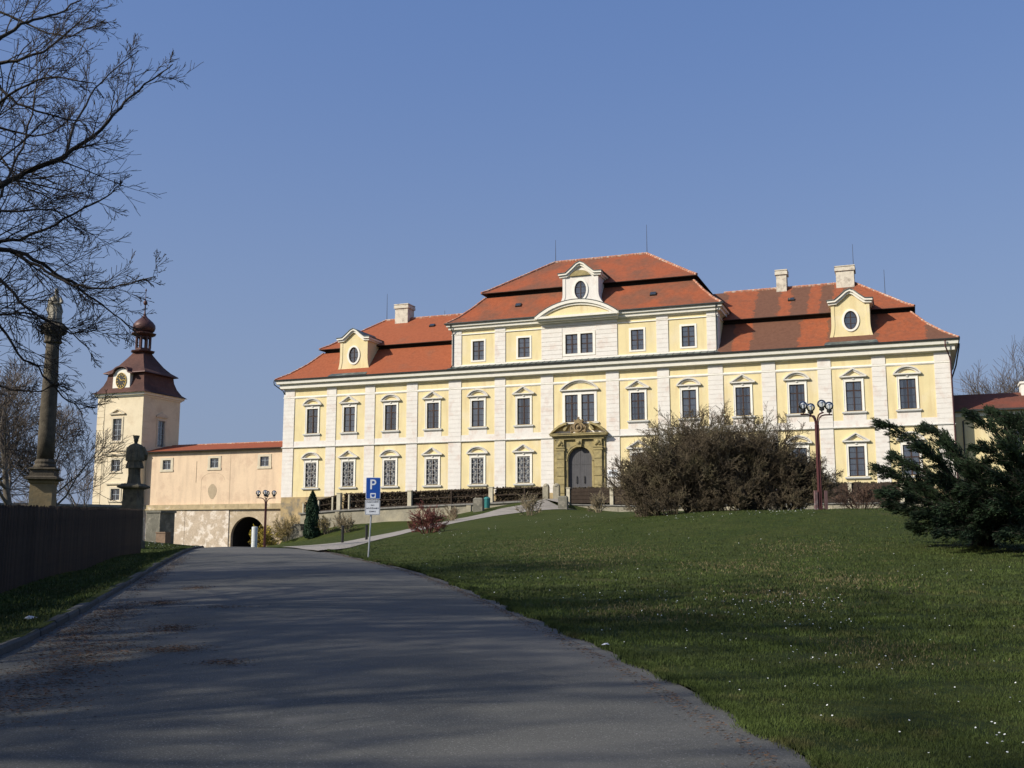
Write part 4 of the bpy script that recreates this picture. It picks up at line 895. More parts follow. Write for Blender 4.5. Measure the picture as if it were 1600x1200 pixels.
for k in range(8):
    t = R(22.5+45*k); x_, y_ = lc[0]+.88*math.cos(t), lc[1]+.88*math.sin(t); g.tube([(x_, y_, 24.6), (x_, y_, 26.3)], .15, 6)
    t2 = t+R(45)
    for q in range(6):
        s0, s1 = q/6, (q+1)/6; zt0, zt1 = 25.75+.3*math.sin(math.pi*s0), 25.75+.3*math.sin(math.pi*s1)
        P0 = Vector((lc[0]+.88*((1-s0)*math.cos(t)+s0*math.cos(t2)), lc[1]+.88*((1-s0)*math.sin(t)+s0*math.sin(t2)), 0)); P1 = Vector((lc[0]+.88*((1-s1)*math.cos(t)+s1*math.cos(t2)), lc[1]+.88*((1-s1)*math.sin(t)+s1*math.sin(t2)), 0))
        g.quad(P0+Vector((0, 0, zt0)), P1+Vector((0, 0, zt1)), P1+Vector((0, 0, 26.3)), P0+Vector((0, 0, 26.3)))
g.lathe([(.9, 26.2), (1.2, 26.3), (1.6, 26.5), (1.62, 26.6), (1.2, 26.72), (1.0, 26.8)], 8, lc, ph=R(22.5))
g.build('lantern', M['onion'], tower)
g = G(); g.lathe([(1.0, 26.75), (1.3, 27.0), (1.42, 27.35), (1.38, 27.75), (1.1, 28.15), (.7, 28.5), (.35, 28.8), (.16, 29.1), (.09, 29.5), (.07, 30.4), (.2, 30.5), (.27, 30.72), (.2, 30.95), (.05, 31.05), (.03, 32.2), (.09, 32.3), (.1, 32.45), (.02, 32.65)], 20, lc); g.build('onion_dome', M['onion'], tower, smooth=True)
# clock dormer
cx, cz = -60.3, 20.0
out = [(cx-1.35, 18.9), (cx+1.35, 18.9), (cx+1.3, 20.9)]+[(cx+1.1*math.cos(math.pi*k/12), 20.95+.6*math.sin(math.pi*k/12)) for k in range(13)]+[(cx-1.3, 20.9)]
g = G(); g.prism(out, .1, 2.0); g.build('clock_dormer', M['cornice'], tower)
g = G(); top = [(cx-1.9, 20.95), (cx-1.3, 21.05)]+[(cx-1.2*math.cos(math.pi*k/12), 21.15+.72*math.sin(math.pi*k/12)) for k in range(13)]+[(cx+1.3, 21.05), (cx+1.9, 20.95)]; strip(g, top, .16, -.25, 2.4); g.build('dormer_roof', M['onion'], tower)
g = G(); out = [(cx+.80*math.cos(2*math.pi*k/32), cz+1.0*math.sin(2*math.pi*k/32)) for k in range(32)]; g.prism(out, .03, .1); ck = g.build('clock', M['clock_face'], tower)
g = G(); oval_ring(g, (cx, cz), .76, .96, .06, .0, .05)
for k in range(12):
    t = 2*math.pi*k/12; g.bar((cx+.5*math.cos(t), .01, cz+.62*math.sin(t)), (cx+.68*math.cos(t), .01, cz+.86*math.sin(t)), .07, .03, up=(0, 1, 0))
g.bar((cx, 0, cz), (cx-.3, 0, cz+.36), .08, .03, up=(0, 1, 0)); g.bar((cx, -.01, cz), (cx+.5, -.01, cz+.06), .06, .03, up=(0, 1, 0)); g.build('clock_hands', M['clock_ring'], ck)
# ------------------------------------------------------------------ annex on the right
an = empty('annex_building', CO, -TH, label='low yellow wing with brown tiled roof beyond the right corner of the castle', cat='building')
AV = 1.6; AZ = 12.1
g = G(); wall(g, 36.3, 62, 0, AZ, [(40.6, 42.0, 8.0, 10.1), (45, 46.4, 8.0, 10.1), (50, 51.4, 8.0, 10.1)], AV, .25); g.quad((62, AV, 0), (62, AV+8, 0), (62, AV+8, AZ), (62, AV, AZ)); g.build('wall', M['yellow'], an)
g = G(); g.box(36.3, 62, AV-.07, AV+.02, AZ-.6, AZ-.2); g.build('band', M['surround'], an)
g = G(); g.quad((36.2, AV-.6, AZ), (62.5, AV-.6, AZ), (62.5, AV+4, AZ+2.0), (36.2, AV+4, AZ+2.0)); g.quad((62.5, AV+4, AZ+2), (62.5, AV+8.6, AZ), (36.2, AV+8.6, AZ), (36.2, AV+4, AZ+2)); g.build('tiled_roof', M['roofA'], an)
g = G(); g.box(36.3, 62.5, AV-.7, AV-.55, AZ-.14, AZ+.02); g.tube([(38.0, AV-.6, AZ-.1), (38.0, AV-.4, AZ-.6), (37.0, AV-.15, AZ-1.0), (37.0, AV-.15, 4)], .07, 6); g.build('gutter', M['gutter'], an)
for x_ in (41.3, 45.7, 50.7):
    g = G(); g.box(-.7, .7, .1, .2, -.0, .06); g.box(-.7, .7, .1, .2, 2.04, 2.1); g.box(-.7, -.62, .1, .2, 0, 2.1); g.box(.62, .7, .1, .2, 0, 2.1); g.box(-.04, .04, .1, .2, 0, 2.1); g.box(-.7, .7, .1, .2, 1.4, 1.48); o = g.build('window', M['frame'], an); o.location = (x_, AV, 8.0)
    g = G(); g.quad((-.65, .16, 0), (.65, .16, 0), (.65, .16, 2.1), (-.65, .16, 2.1)); g.build('pane', M['glass'], o)
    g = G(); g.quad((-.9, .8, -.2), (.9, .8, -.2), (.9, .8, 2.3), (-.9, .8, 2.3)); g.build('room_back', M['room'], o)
    g = G(); g.box(-.9, .9, -.06, -.0, 2.12, 2.4); g.box(-1.0, 1.0, -.12, 0, -.25, -.05); g.build('sill', M['surround'], o)
g = G(); g.box(42.4, 44.0, AV+3, AV+5, AZ+1.0, AZ+2.7); g.box(42.3, 44.1, AV+2.9, AV+5.1, AZ+2.7, AZ+2.9); g.build('chimney', M['surround'], an)
# ------------------------------------------------------------------ retaining wall, hedges and rails before the castle
def lerp(a, b, t): return a+(b-a)*t
rw = empty('retaining_wall', CO, -TH, label='weathered stone retaining wall below the clipped hedge left of the portal', cat='wall')
topz = lambda u: np.interp(u, [-29.8, -25, -16.7, -7.5, -1.7], [3.0, 3.3, 3.6, 3.85, 4.1])
g = G(); N = 60; us = np.linspace(-29.8, -1.7, N)
for a, b in zip(us, us[1:]):
    za, zb = topz(a), topz(b); fz0, fz1 = -1.5, -1.5
    g.add([(a, -6, fz0), (b, -6, fz1), (b, -6, zb-.15), (a, -6, za-.15), (a, -5.5, fz0), (b, -5.5, fz1), (b, -5.5, zb-.15), (a, -5.5, za-.15)], [(0, 1, 2, 3), (5, 4, 7, 6), (3, 2, 6, 7)])
g.quad((-29.8, 0, -1.5), (-29.8, -6, -1.5), (-29.8, -6, 2.85), (-29.8, 0, 2.85)); g.build('wall', M['retain'], rw)
u = -29.9
while u < -1.8:
    l = min(random.uniform(1.1, 1.7), -1.7-u); za, zb = float(topz(u)), float(topz(u+l)); g = G()
    g.add([(u+.012, -6.16, za-.16), (u+l-.012, -6.16, zb-.16), (u+l-.012, -6.16, zb), (u+.012, -6.16, za), (u+.012, -5.4, za-.16), (u+l-.012, -5.4, zb-.16), (u+l-.012, -5.4, zb), (u+.012, -5.4, za)], [(0, 1, 2, 3), (3, 2, 6, 7), (5, 4, 7, 6), (0, 3, 7, 4), (1, 5, 6, 2), (0, 4, 5, 1)])
    g.build('coping_stone', M['cope'], rw); u += l
for u in (-21.5, -12.2, -10.0, -25.2):
    g = G(); z = float(topz(u)); g.box(u-.25, u+.25, -6.12, -5.99, -1, z-.2); g.build('buttress', M['retain'], rw)
g = G(); N = 30; us = np.linspace(-29.8, 36, N)
for a, b in zip(us, us[1:]):
    za, zb = (float(topz(a))-.2 if a < -1.7 else 4.0), (float(topz(b))-.2 if b < -1.7 else 4.0); v0 = -5.5
    g.quad((a, v0, za), (b, v0, zb), (b, -.1, zb), (a, -.1, za))
g.build('terrace', M['lawn'], loc=CO, rz=-TH, kind='structure')
rw2 = empty('low_stone_wall', CO, -TH, label='low pale stone wall under the dark fence right of the portal', cat='wall')
tz2 = lambda u: np.interp(u, [.6, 8.4, 34], [3.6, 3.35, 3.4])
u = .75
while u < 34:
    l = random.uniform(.9, 1.6); za, zb = float(tz2(u)), float(tz2(u+l)); g = G(); g.add([(u+.015, -6.2, 1.2), (u+l-.015, -6.2, 1.2), (u+l-.015, -6.2, zb-.12), (u+.015, -6.2, za-.12), (u+.015, -5.6, 1.2), (u+l-.015, -5.6, 1.2), (u+l-.015, -5.6, zb-.12), (u+.015, -5.6, za-.12)], [(0, 1, 2, 3), (3, 2, 6, 7), (5, 4, 7, 6), (0, 3, 7, 4), (1, 5, 6, 2)])
    g.build('stone', M['retain'], rw2); u += l
g = G(); us = np.linspace(.7, 34, 30)
for a, b in zip(us, us[1:]): g.bar((a, -5.9, float(tz2(a))-.06), (b, -5.9, float(tz2(b))-.06), .8, .11)
g.build('coping', M['cope'], rw2)
def leaf_cloud(pts, size, ori=None, flat=None, aspect=.35):
    """one slim triangle per point, numpy"""
    n = len(pts); d = rng.normal(size=(n, 3)) if ori is None else ori+rng.normal(size=(n, 3))*.5
    d /= np.linalg.norm(d, axis=1)[:, None]; q = rng.normal(size=(n, 3)); q -= (q*d).sum(1)[:, None]*d; q /= np.linalg.norm(q, axis=1)[:, None]
    s = (size*rng.uniform(.6, 1.4, n))[:, None]
    a = pts-d*s*.5-q*s*aspect; b = pts-d*s*.5+q*s*aspect; c = pts+d*s*.6
    V = np.stack([a, b, c], 1).reshape(-1, 3); F = np.arange(3*n).reshape(n, 3); return V, F
def hedge(u0, u1, zb, zt, v0, v1, n, m, label):
    pts = np.stack([rng.uniform(u0, u1, n), rng.uniform(v0, v1, n), np.zeros(n)], 1); t = rng.uniform(0, 1, n)
    zz0 = np.array([zb(u) for u in pts[:, 0]]); zz1 = np.array([zt(u) for u in pts[:, 0]])+rng.normal(0, .035, n); pts[:, 2] = zz0+(zz1-zz0)*t
    V, F = leaf_cloud(pts, .20, aspect=.4); root = empty('hedge', CO, -TH, label=label, cat='hedge')
    o = np_mesh('foliage', V, F, m, root); g = G()
    u = u0+.1
    while u < u1:
        b = zb(u); h_ = zt(u)-b
        for q in range(3): g.tube([(u, (v0+v1)/2, b-.1), (u+random.uniform(-.25, .25), random.uniform(v0, v1), b+h_*.6), (u+random.uniform(-.4, .4), random.uniform(v0, v1), b+h_*.98)], [.03, .02, .01], 3)
        u += .3
    g.build('stems', M['shrubtwig'], root); return root
ht = lambda u: float(np.interp(u, [-29.6, -27, -25, -16.7, -7.5, -1.9], [4.1, 4.5, 5.0, 5.1, 5.3, 5.3]))
hedge(-29.4, -25.3, lambda u: float(topz(u)), ht, -5.7, -4.9, 9000, M['shrubdark'], 'dark clipped hedge on the low left end of the stone wall')
hedge(-24.8, -7.8, lambda u: float(topz(u)), ht, -5.6, -4.9, 17000, mat('dappled_hedge', (.060, .040, .024), .85, .3, 2, (.36, .32, .22), 5.5, (.56, .64)), 'long dappled beech hedge behind the rail fence left of the portal')
hedge(-7.2, -2.0, lambda u: float(topz(u)), ht, -5.7, -4.9, 9000, M['shrubdark'], 'short dark hedge just left of the portal path')
hedge(.9, 34, lambda u: float(tz2(u)), lambda u: 5.15, -5.7, -5.1, 42000, M['shrubdark'], 'dark brown hedge behind the board fence right of the portal')
# rail fence left
rf = empty('rail_fence', CO, -TH, label='dark rail fence with pale posts standing on the left stone wall', cat='fence')
pu = [-29.5, -27.6, -25.9, -23.9, -25.1, -16.7, -7.6, -4.0, -12, -20.6]
for u in sorted(pu):
    z = float(topz(u)); big = u in (-25.1, -16.7, -7.6); g = G(); w_ = .22 if big else .07; g.box(u-w_, u+w_, -6.02-(.1 if big else 0), -5.78, z-.1, ht(u)+(.05 if big else -.1))
    if big: g.box(u-w_-.05, u+w_+.05, -6.17, -5.73, ht(u)+.05, ht(u)+.13)
    g.build('post', M['postpale'] if big else M['darkwood'] if u > -23 else M['postpale'], rf)
spans = [(-29.4, -25.3), (-24.8, -16.95), (-16.45, -7.85), (-7.35, -2.1)]
for a, b in spans:
    for f in (.05, .50, .97):
        n = 4; 
        for k in range(n):
            p, q = lerp(a, b, k/n), lerp(a, b, (k+1)/n); g = G(); za = lerp(float(topz(p)), ht(p), f); zb = lerp(float(topz(q)), ht(q), f); g.bar((p, -5.86, za), (q, -5.86, zb), .05, .09); g.build('rail', M['darkwood'], rf)
# board fence right
bf = empty('board_fence', CO, -TH, label='dark brown board fence on the low wall right of the portal', cat='fence')
u = .6
PB = [.6, 5.0, 9.4, 13.8, 18.2, 22.6, 27, 31.4]
for u in PB:
    g = G(); g.box(u-.17, u+.17, -6.12, -5.8, float(tz2(u))-.1, 5.12); g.box(u-.21, u+.21, -6.16, -5.76, 5.12, 5.2); g.build('post', M['postpale'], bf)
for a, b in zip(PB, PB[1:]):
    za = float(tz2(a)); n = 4; hh = (5.12-za-.06)/n
    for k in range(n):
        g = G(); g.box(a+.18, b-.18, -5.98, -5.93, za+.05+k*hh+.012, za+.05+(k+1)*hh-.012); g.build('board', M['darkwood'], bf)
# gate posts of the entry
for k, (u, w_) in enumerate(((-1.72, .28), (-.62, .3))):
    g = G(); g.box(u-w_, u+w_, -6.25, -5.7, 3.7, 5.35); g.lathe([(w_*1.2, 5.35), (w_*1.1, 5.5), (w_*.5, 5.62), (.02, 5.66)], 10, (u, -5.97))
    g.build('gate_post', M['retain'], None, loc=CO, rz=-TH, label=('narrower stone gate post on the hedge side of the portal entry' if k == 0 else 'stone gate post beside the portal column left of the open entry'), cat='gate post', group='stone posts of the portal entry')
def stone_block(px, py0, py1, wpx, Y, label):
    p = at(px, py0, Y); z0 = h1(p.x, p.y)-.1; top = at(px, py1, Y).z; w_ = wpx/FPX*Y/2; g = G()
    pro = [(w_, z0), (w_, top-.12), (w_*.8, top)]
    g.loft([[(-a, -a*.8, z), (a, -a*.8, z), (a, a*.8, z), (-a, a*.8, z)] for a, z in pro]); g.build('stone_block', M['graywall'], None, loc=(p.x, p.y, 0), rz=-TH+.1, label=label, cat='stone block', group='stone blocks beside the footpath')
stone_block(748, 796, 778, 15, 95, 'squat grey stone block beside the teal bin left of the footpath')
stone_block(880, 791, 775, 14, 97, 'squat grey stone block on the lawn corner right of the footpath')
p = at(761, 789, 97); z0 = h1(p.x, p.y); g = G(); g.lathe([(.26, z0+.1), (.3, z0+.9), (.32, z0+.92), (.30, z0+.98), (.2, z0+1.08), (.05, z0+1.12)], 12); b_ = g.build('litter_bin', M['teal'], None, loc=(p.x, p.y, 0), label='small teal bin beside the squat stone block', cat='bin')
# ------------------------------------------------------------------ walls and pier by the tower
A0 = at(90, 787, 88); A1 = at(224, 787, 92)
g = G(); dvec = (A1-A0); L_ = math.hypot(dvec.x, dvec.y); n = 14; rz_ = math.atan2(dvec.y, dvec.x)
pw_ = empty('parapet_wall', (A0.x, A0.y, 0), rz_, label='long grey parapet wall behind the picket fence below the clock tower', cat='wall')
g = G(); g.box(-12, L_, 0, .5, -2, A0.z-.2); g.build('wall', M['graywall'], pw_)
u = -12.
while u < L_:
    l = min(random.uniform(.9, 1.6), L_-u+.01); g = G(); g.box(u+.01, u+l-.01, -.1, .6, A0.z-.2, A0.z+random.uniform(-.02, .02)); g.build('coping_stone', M['cope'], pw_); u += l
p = at(240, 846, 104); g = G(); s_ = 104/FPX
g.box(-16*s_, 10*s_, 0, 2.2, -2.5, 2.75); g.box(-17*s_, 12*s_, -.1, 2.3, 2.75, 2.95)
g.build('stone_pier', M['graywall'], None, loc=(p.x, p.y, 0), rz=-TH, label='weathered pier with shade painted into its stone against the plastered wall beside the clock tower', cat='pier')  # grey stone made darker to stand in for shade falling on the pier
p = at(250, 848, 101); g = G(); g.box(-8*s_, 9*s_, 0, .8, -2.5, .75); g.box(-8.6*s_, 9.6*s_, -.06, .86, .75, .85); g.build('low_brick_wall', mat('reddish_low_wall', (.22, .15, .10), .95, .2, 3, bump=.4), None, loc=(p.x, p.y, 0), rz=-TH, label='low reddish wall stub at the foot of the plastered gate wall', cat='wall')
# ruin stones right of the gate
p = at(460, 838, 112); g = G()
rs = empty('stone_outcrop', (p.x, p.y, 0), -TH, label='small gabled heap of old stonework beside the cypress', cat='stonework')
for k, (a, b, c, d) in enumerate([(-.9, 1.2, -1, 1.1), (-.6, .9, 1.1, 1.55), (-1.2, -.5, -1, .6), (.0, .8, 1.55, 1.8)]):
    g = G(); g.box(a, b, -.3+k*.02, .8, c, d-.02); g.build('stone', M['graywall'], rs)
# ------------------------------------------------------------------ trees and shrubs
class Tubes:
    """numpy-batched tapered tubes"""
    def __init__(s): s.V = []; s.F = []; s.n = 0
    def add(s, P, r, n):
        P = np.asarray(P); m = len(P); d = np.gradient(P, axis=0); d /= np.linalg.norm(d, axis=1)[:, None]+1e-9
        ref = np.array([0.3, .2, 1.]) if abs(d[0, 2]) < .8 else np.array([1., .1, 0])
        x = np.cross(d, ref); x /= np.linalg.norm(x, axis=1)[:, None]+1e-9; y = np.cross(d, x); t = 2*np.pi*np.arange(n)/n
        ring = P[:, None]+np.asarray(r)[:, None, None]*(x[:, None]*np.cos(t)[None, :, None]+y[:, None]*np.sin(t)[None, :, None])
        s.V.append(ring.reshape(-1, 3)); i = np.arange(m-1)[:, None]*n+np.arange(n)[None]; j = np.arange(m-1)[:, None]*n+(np.arange(n)[None]+1) % n
        s.F.append((np.stack([i, j, j+n, i+n], -1).reshape(-1, 4))+s.n); s.n += m*n
    def build(s, name, m, parent=None, **k): return np_mesh(name, np.concatenate(s.V), np.concatenate(s.F), m, parent, 4, **k)
def rot_away(d, ang):
    q = np.array([random.gauss(0, 1) for _ in range(3)]); q -= q.dot(d)*d; q /= np.linalg.norm(q)+1e-9
    return d*math.cos(ang)+q*math.sin(ang)
def grow(T, p, d, L, r, lvl, mx, o, seg=None, big=None):
    """o: dict of habit; T: list of Tubes per level"""
    k = 5 if lvl < mx-1 else 4 if lvl < mx else 3
    P = [np.array(p, float)]; dd = np.array(d, float); dd /= np.linalg.norm(dd); dirs = [dd]
    for i in range(k):
        dd = dd+np.array([random.gauss(0, 1) for _ in range(3)])*o['wob']+np.array([0, 0, 1.])*o['up'][min(lvl, len(o['up'])-1)]; dd /= np.linalg.norm(dd)
        P.append(P[-1]+dd*L/k); dirs.append(dd)
    rend = max(r*o.get('tip', .3), o['rmin']); rr = [r+(rend-r)*i/k for i in range(k+1)]
    T[0 if lvl < o.get('split', 2) else 1].add(P, rr, 7 if lvl == 0 else 5 if lvl == 1 else 3)
    if lvl >= mx: return
    n = o['n'][min(lvl, len(o['n'])-1)]
    for j in range(n):
        t = o['t0']+(1-o['t0'])*(j+random.random()*.8)/n; f = t*k; i = min(int(f), k-1); q = P[i]+(P[i+1]-P[i])*(f-i)
        a = random.uniform(*o['ang']); cd = rot_away(dirs[i], a); cl = L*random.uniform(*o['len'])*(1.15-.55*t); cr = max(o['rmin'], (r+(rend-r)*t)*o['rr'])
        grow(T, q, cd, cl, cr, lvl+1, mx, o)
def grow_on(T, P, r0, r1, o, n, L, lvl, mx):
    """branch along a given polyline, then side shoots"""
    P = [np.array(tuple(p), float) for p in P]; m = len(P)
    fine = []
    for i in range(m-1):
        for q in range(3):
            t = q/3; fine.append(P[i]*(1-t)+P[i+1]*t+np.array([random.gauss(0, .014) for _ in range(3)]))
    fine.append(P[-1]); k = len(fine)-1; rr = [r0+(r1-r0)*(i/k)**.8 for i in range(k+1)]; T[0].add(fine, rr, 7)
    for j in range(n):
        t = .04+.96*(j+random.random()*.8)/n; f = t*k; i = min(int(f), k-1); q = fine[i]+(fine[i+1]-fine[i])*(f-i); d = fine[i+1]-fine[i]; d /= np.linalg.norm(d)
        grow(T, q, rot_away(d, random.uniform(*o['ang'])), L*random.uniform(.45, 1.1)*(1.15-.75*t), max(o['rmin'], (rr[i])*.42), lvl, mx, o)
# near lime tree whose boughs reach in at the upper left
lime = empty('lime_tree', (-14.5, 14, h1(-14.5, 14)), label='large bare lime tree reaching in over the road at upper left', cat='tree')
T = [Tubes(), Tubes()]
base = np.array([0, 0, 0.]); off = np.array([14.5, -14, -h1(-14.5, 14)])
hab = dict(wob=.10, up=[.0, -.02, -.015, .02], n=[7, 7, 7, 4], t0=.12, ang=(.35, .85), len=(.28, .72), rr=.5, rmin=.0036, tip=.25, split=1)
LB = [([(0, 290, 15), (41, 268, 15), (99, 246, 15.1), (144, 216, 15.2), (178, 178, 15.2), (202, 150, 15.4), (240, 122, 15.5), (270, 100, 15.6)], .048, 13, 1.15),
      ([(101, 240, 15.1), (116, 195, 15.4), (139, 150, 15.8), (169, 116, 16), (217, 79, 16.2)], .022, 9, .8),
      ([(0, 378, 15.5), (30, 375, 15.5), (86, 352, 15.4), (131, 326, 15.3), (165, 307, 15.2), (193, 289, 15.2)], .030, 10, .9),
      ([(0, 390, 14.5), (41, 398, 14.5), (82, 424, 14.6), (124, 450, 14.7), (165, 480, 14.9), (205, 514, 15)], .036, 12, .95),
      ([(30, 398, 14.5), (75, 425, 14.2), (112, 446, 14.0), (160, 452, 13.9), (205, 443, 13.8), (243, 432, 13.7)], .024, 10, .8),
      ([(0, 99, 16), (37, 92, 16), (79, 75, 16.2), (112, 45, 16.3), (150, 8, 16.5)], .030, 9, 1.0),
      ([(0, 60, 14.5), (30, 37, 14.6), (67, 26, 14.8), (101, 17, 15), (130, -4, 15.2), (160, -25, 15)], .028, 9, 1.0),
      ([(0, 307, 15), (22, 255, 15.5), (39, 217, 15.8), (54, 161, 16), (58, 124, 16.2), (60, 80, 16.5)], .022, 10, .95),
      ([(0, 135, 15), (26, 161, 15), (75, 180, 15), (124, 188, 14.9), (144, 210, 14.9)], .024, 8, .8),
      ([(0, 437, 14.2), (30, 471, 14.2), (67, 501, 14.4), (112, 520, 14.5), (150, 515, 14.6)], .024, 9, .9),
      ([(0, 509, 14.8), (30, 554, 14.8), (56, 572, 15), (97, 621, 15.1), (127, 636, 15.2), (152, 636, 15.2)], .020, 9, .8),
      ([(0, 492, 14), (40, 490, 14), (95, 505, 14.2), (140, 545, 14.3)], .018, 7, .7),
      ([(0, 200, 16), (50, 215, 16.3), (95, 200, 16.5), (120, 170, 16.8)], .02, 8, .9), ([(0, 20, 17), (60, 45, 17), (110, 60, 17), (165, 30, 17)], .022, 9, .9),
      ([(0, 240, 17), (30, 290, 17), (80, 310, 17.2), (135, 300, 17.3)], .018, 8, .8), ([(0, 604, 14.8), (49, 612, 14.8), (92, 600, 14.9)], .014, 5, .6),
      ([(0, 160, 14), (40, 130, 13.8), (90, 120, 13.7), (150, 130, 13.6)], .02, 8, .9), ([(0, 330, 14), (45, 330, 14), (85, 325, 14.1), (110, 350, 14.2)], .018, 7, .8)]
starts = []
for pl, r0, n, L_ in LB:
    P = [np.array(tuple(at(*q)))+off for q in pl]; grow_on(T, P, r0, .007, hab, int(n*1.3), L_*1.08, 2, 4)
    if pl[0][0] == 0: starts.append((P[0], P[1], r0))
trunk = [np.array([0, 0, -.2]), np.array([.1, 0, 2.]), np.array([.3, .1, 4.]), np.array([.4, .2, 6.5]), np.array([.3, .3, 9.])]
T[0].add(trunk, [.42, .34, .30, .24, .15], 12)
for q0, q1, r0 in starts:     # limbs from the trunk to where each bough comes into view
    d = q0-q1; d /= np.linalg.norm(d); z = max(2.5, min(8.5, q0[2]*.75)); s0 = np.array([.35, .15, z]); Lk = np.linalg.norm(q0-s0)
    P = [s0, s0+(q0-s0)*.35+np.array([0, 0, .45]), q0+d*Lk*.28, q0]
    T[0].add(P, [max(r0*2.0, .06), r0*1.6, r0*1.25, r0], 8)
    for j in range(5):
        t = random.uniform(.3, .95); q = s0*(1-t)+q0*t; grow(T, q, rot_away((q0-s0)/Lk, .8), 1.6, r0*.45, 2, 4, hab)
for j in range(10):
    z = random.uniform(4, 9); a = random.uniform(0, 6.28); grow(T, [.3, .15, z], [math.cos(a), math.sin(a)*.8, .7], random.uniform(3.5, 5.5), .09, 1, 3, hab)
T[0].build('boughs', M['bark'], lime); T[1].build('twigs', M['twig'], lime)
def bare_tree(name, loc, hgt, seed, label, mb, mt, o, trunk_r, mx=4, lean=(0, 0), cat='tree', group=None):
    random.seed(seed); root = empty(name, loc, label=label, cat=cat, group=group); T = [Tubes(), Tubes()]
    grow(T, (0, 0, -.3), (lean[0], lean[1], 1), hgt*.62, trunk_r, 0, mx, o)
    T[0].build('trunk', mb, root); T[1].build('crown', mt, root); return root
th_ = dict(wob=.14, up=[.02, .10, .08, .05], n=[11, 8, 6, 5], t0=.22, ang=(.45, .95), len=(.5, .8), rr=.55, rmin=.011, tip=.3, split=2)
p = at(22, 790, 58); bare_tree('bare_tree', (p.x, p.y, h1(p.x, p.y)), 12.5, 11, 'pale-barked leafless tree behind the fence left of the tall column', M['bark_far'], M['twig_far'], th_, .24, 4, (.05, 0), group='bare trees behind the picket fence')
p = at(-70, 790, 60); bare_tree('bare_tree', (p.x, p.y, h1(p.x, p.y)), 13, 12, 'leafless tree at the left picture edge behind the fence', M['bark_far'], M['twig_far'], th_, .26, 4, (.25, 0), group='bare trees behind the picket fence')
p = at(95, 790, 64); bare_tree('bare_tree', (p.x, p.y, h1(p.x, p.y)), 9.5, 17, 'leafless tree behind the column with branches spreading right', M['bark_far'], M['twig_far'], th_, .17, 4, (.15, 0), group='bare trees behind the picket fence')
th2 = dict(th_, rmin=.012, n=[8, 6, 5], t0=.25)
p = at(150, 790, 70); bare_tree('bare_tree', (p.x, p.y, h1(p.x, p.y)), 7.4, 5, 'small pale leafless tree in front of the clock tower', M['bark_far'], M['twig_far'], th2, .1, 3, group='bare trees behind the picket fence')
th3 = dict(wob=.14, up=[.02, .10, .08, .05], n=[14, 9, 8], t0=.2, ang=(.4, .9), len=(.5, .8), rr=.55, rmin=.026, tip=.3, split=2)
for k, (px, hh) in enumerate(((1512, 24.5), (1538, 25), (1562, 25), (1588, 27.5), (1625, 31))):
    p = at(px, 700, 172+k*3); bare_tree('far_tree', (p.x, p.y, 3), hh*1.1, 30+k, ['leafless tree over the annex roof next to the castle corner', 'second leafless tree over the annex roof from the castle', 'leafless tree over the annex roof just left of its chimney', 'tall leafless tree behind the annex chimney', 'tallest leafless tree at the right picture edge'][k], M['bark_far'], M['twig_far'], th3, .3, 3, group='bare trees behind the annex')
# bushes
def bush(name, px, py, Y, hgt, rad, stems, seed, mt, label, n=(6, 5), mx=3, rmin=.01, leaves=0, lm=None, lsize=.08, cat='shrub', spread=1.0, up=.10, group=None, flat=1.0, base=.25):
    random.seed(seed); p = at(px, py, Y); z = h1(p.x, p.y); root = empty(name, (p.x, p.y, z), label=label, cat=cat, group=group); T = [Tubes(), Tubes()]
    o = dict(wob=.17, up=[up, up, up*.6], n=list(n)+[4], t0=.2, ang=(.35, .85), len=(.38, .62), rr=.6, rmin=rmin, tip=.35, split=1)
    for k in range(stems):
        a = random.uniform(0, 6.283); tilt = random.random()**.7*spread; x = math.cos(a)*tilt*rad; y_ = math.sin(a)*tilt*rad*flat
        b = (x*base, y_*base, -.05); d = np.array([x*(1-base), y_*(1-base), hgt*math.sqrt(max(.03, 1-.9*tilt*tilt))])
        grow(T, b, d, np.linalg.norm(d)*random.uniform(.72, .95), max(rmin*2.2, hgt*.009), 0, mx, o)
    T[0].build('stems', mt, root); V1 = np.concatenate(T[1].V); T[1].build('twigs', mt, root)
    if leaves:
        pts = V1[rng.integers(0, len(V1), leaves)]+rng.normal(0, lsize*.7, (leaves, 3)); pts = pts[pts[:, 2] > .03]; V, F = leaf_cloud(pts, lsize); np_mesh('leaves', V, F, lm or mt, root)
    return root
SHK = dict(group='big leafless shrubs before the castle', up=.045, base=.22)
bush('shrub', 1010, 800, 55, 3.7, 2.3, 46, 41, M['shrubtwig'], 'loose brown leafless shrub at the left end of the big thicket', (8, 7), 3, .0085, 9000, M['shrubtwig'], .05, **SHK)
bush('shrub', 1092, 801, 54, 4.9, 3.0, 70, 42, M['shrubtwig'], 'tallest brown leafless shrub in the middle of the big thicket', (8, 7), 3, .0085, 17000, M['shrubtwig'], .05, **SHK)
bush('shrub', 1170, 801, 54.5, 4.8, 2.8, 70, 43, M['shrubtwig'], 'dense dark brown shrub right of centre in the big thicket', (8, 7), 3, .0085, 26000, M['shrubdark'], .055, **SHK)
bush('shrub', 1240, 800, 54, 3.0, 2.2, 56, 44, M['shrubtwig'], 'lower brown shrub of the thicket beside the right street lamp', (8, 7), 3, .0085, 20000, M['shrubdark'], .055, **SHK)
bush('shrub', 1052, 803, 53, 1.5, 2.0, 34, 71, M['shrubtwig'], 'low brown brush filling the foot of the thicket on its left half', (7, 6), 2, .0085, 9000, M['shrubdark'], .05, spread=1.1, up=.02, base=.5)
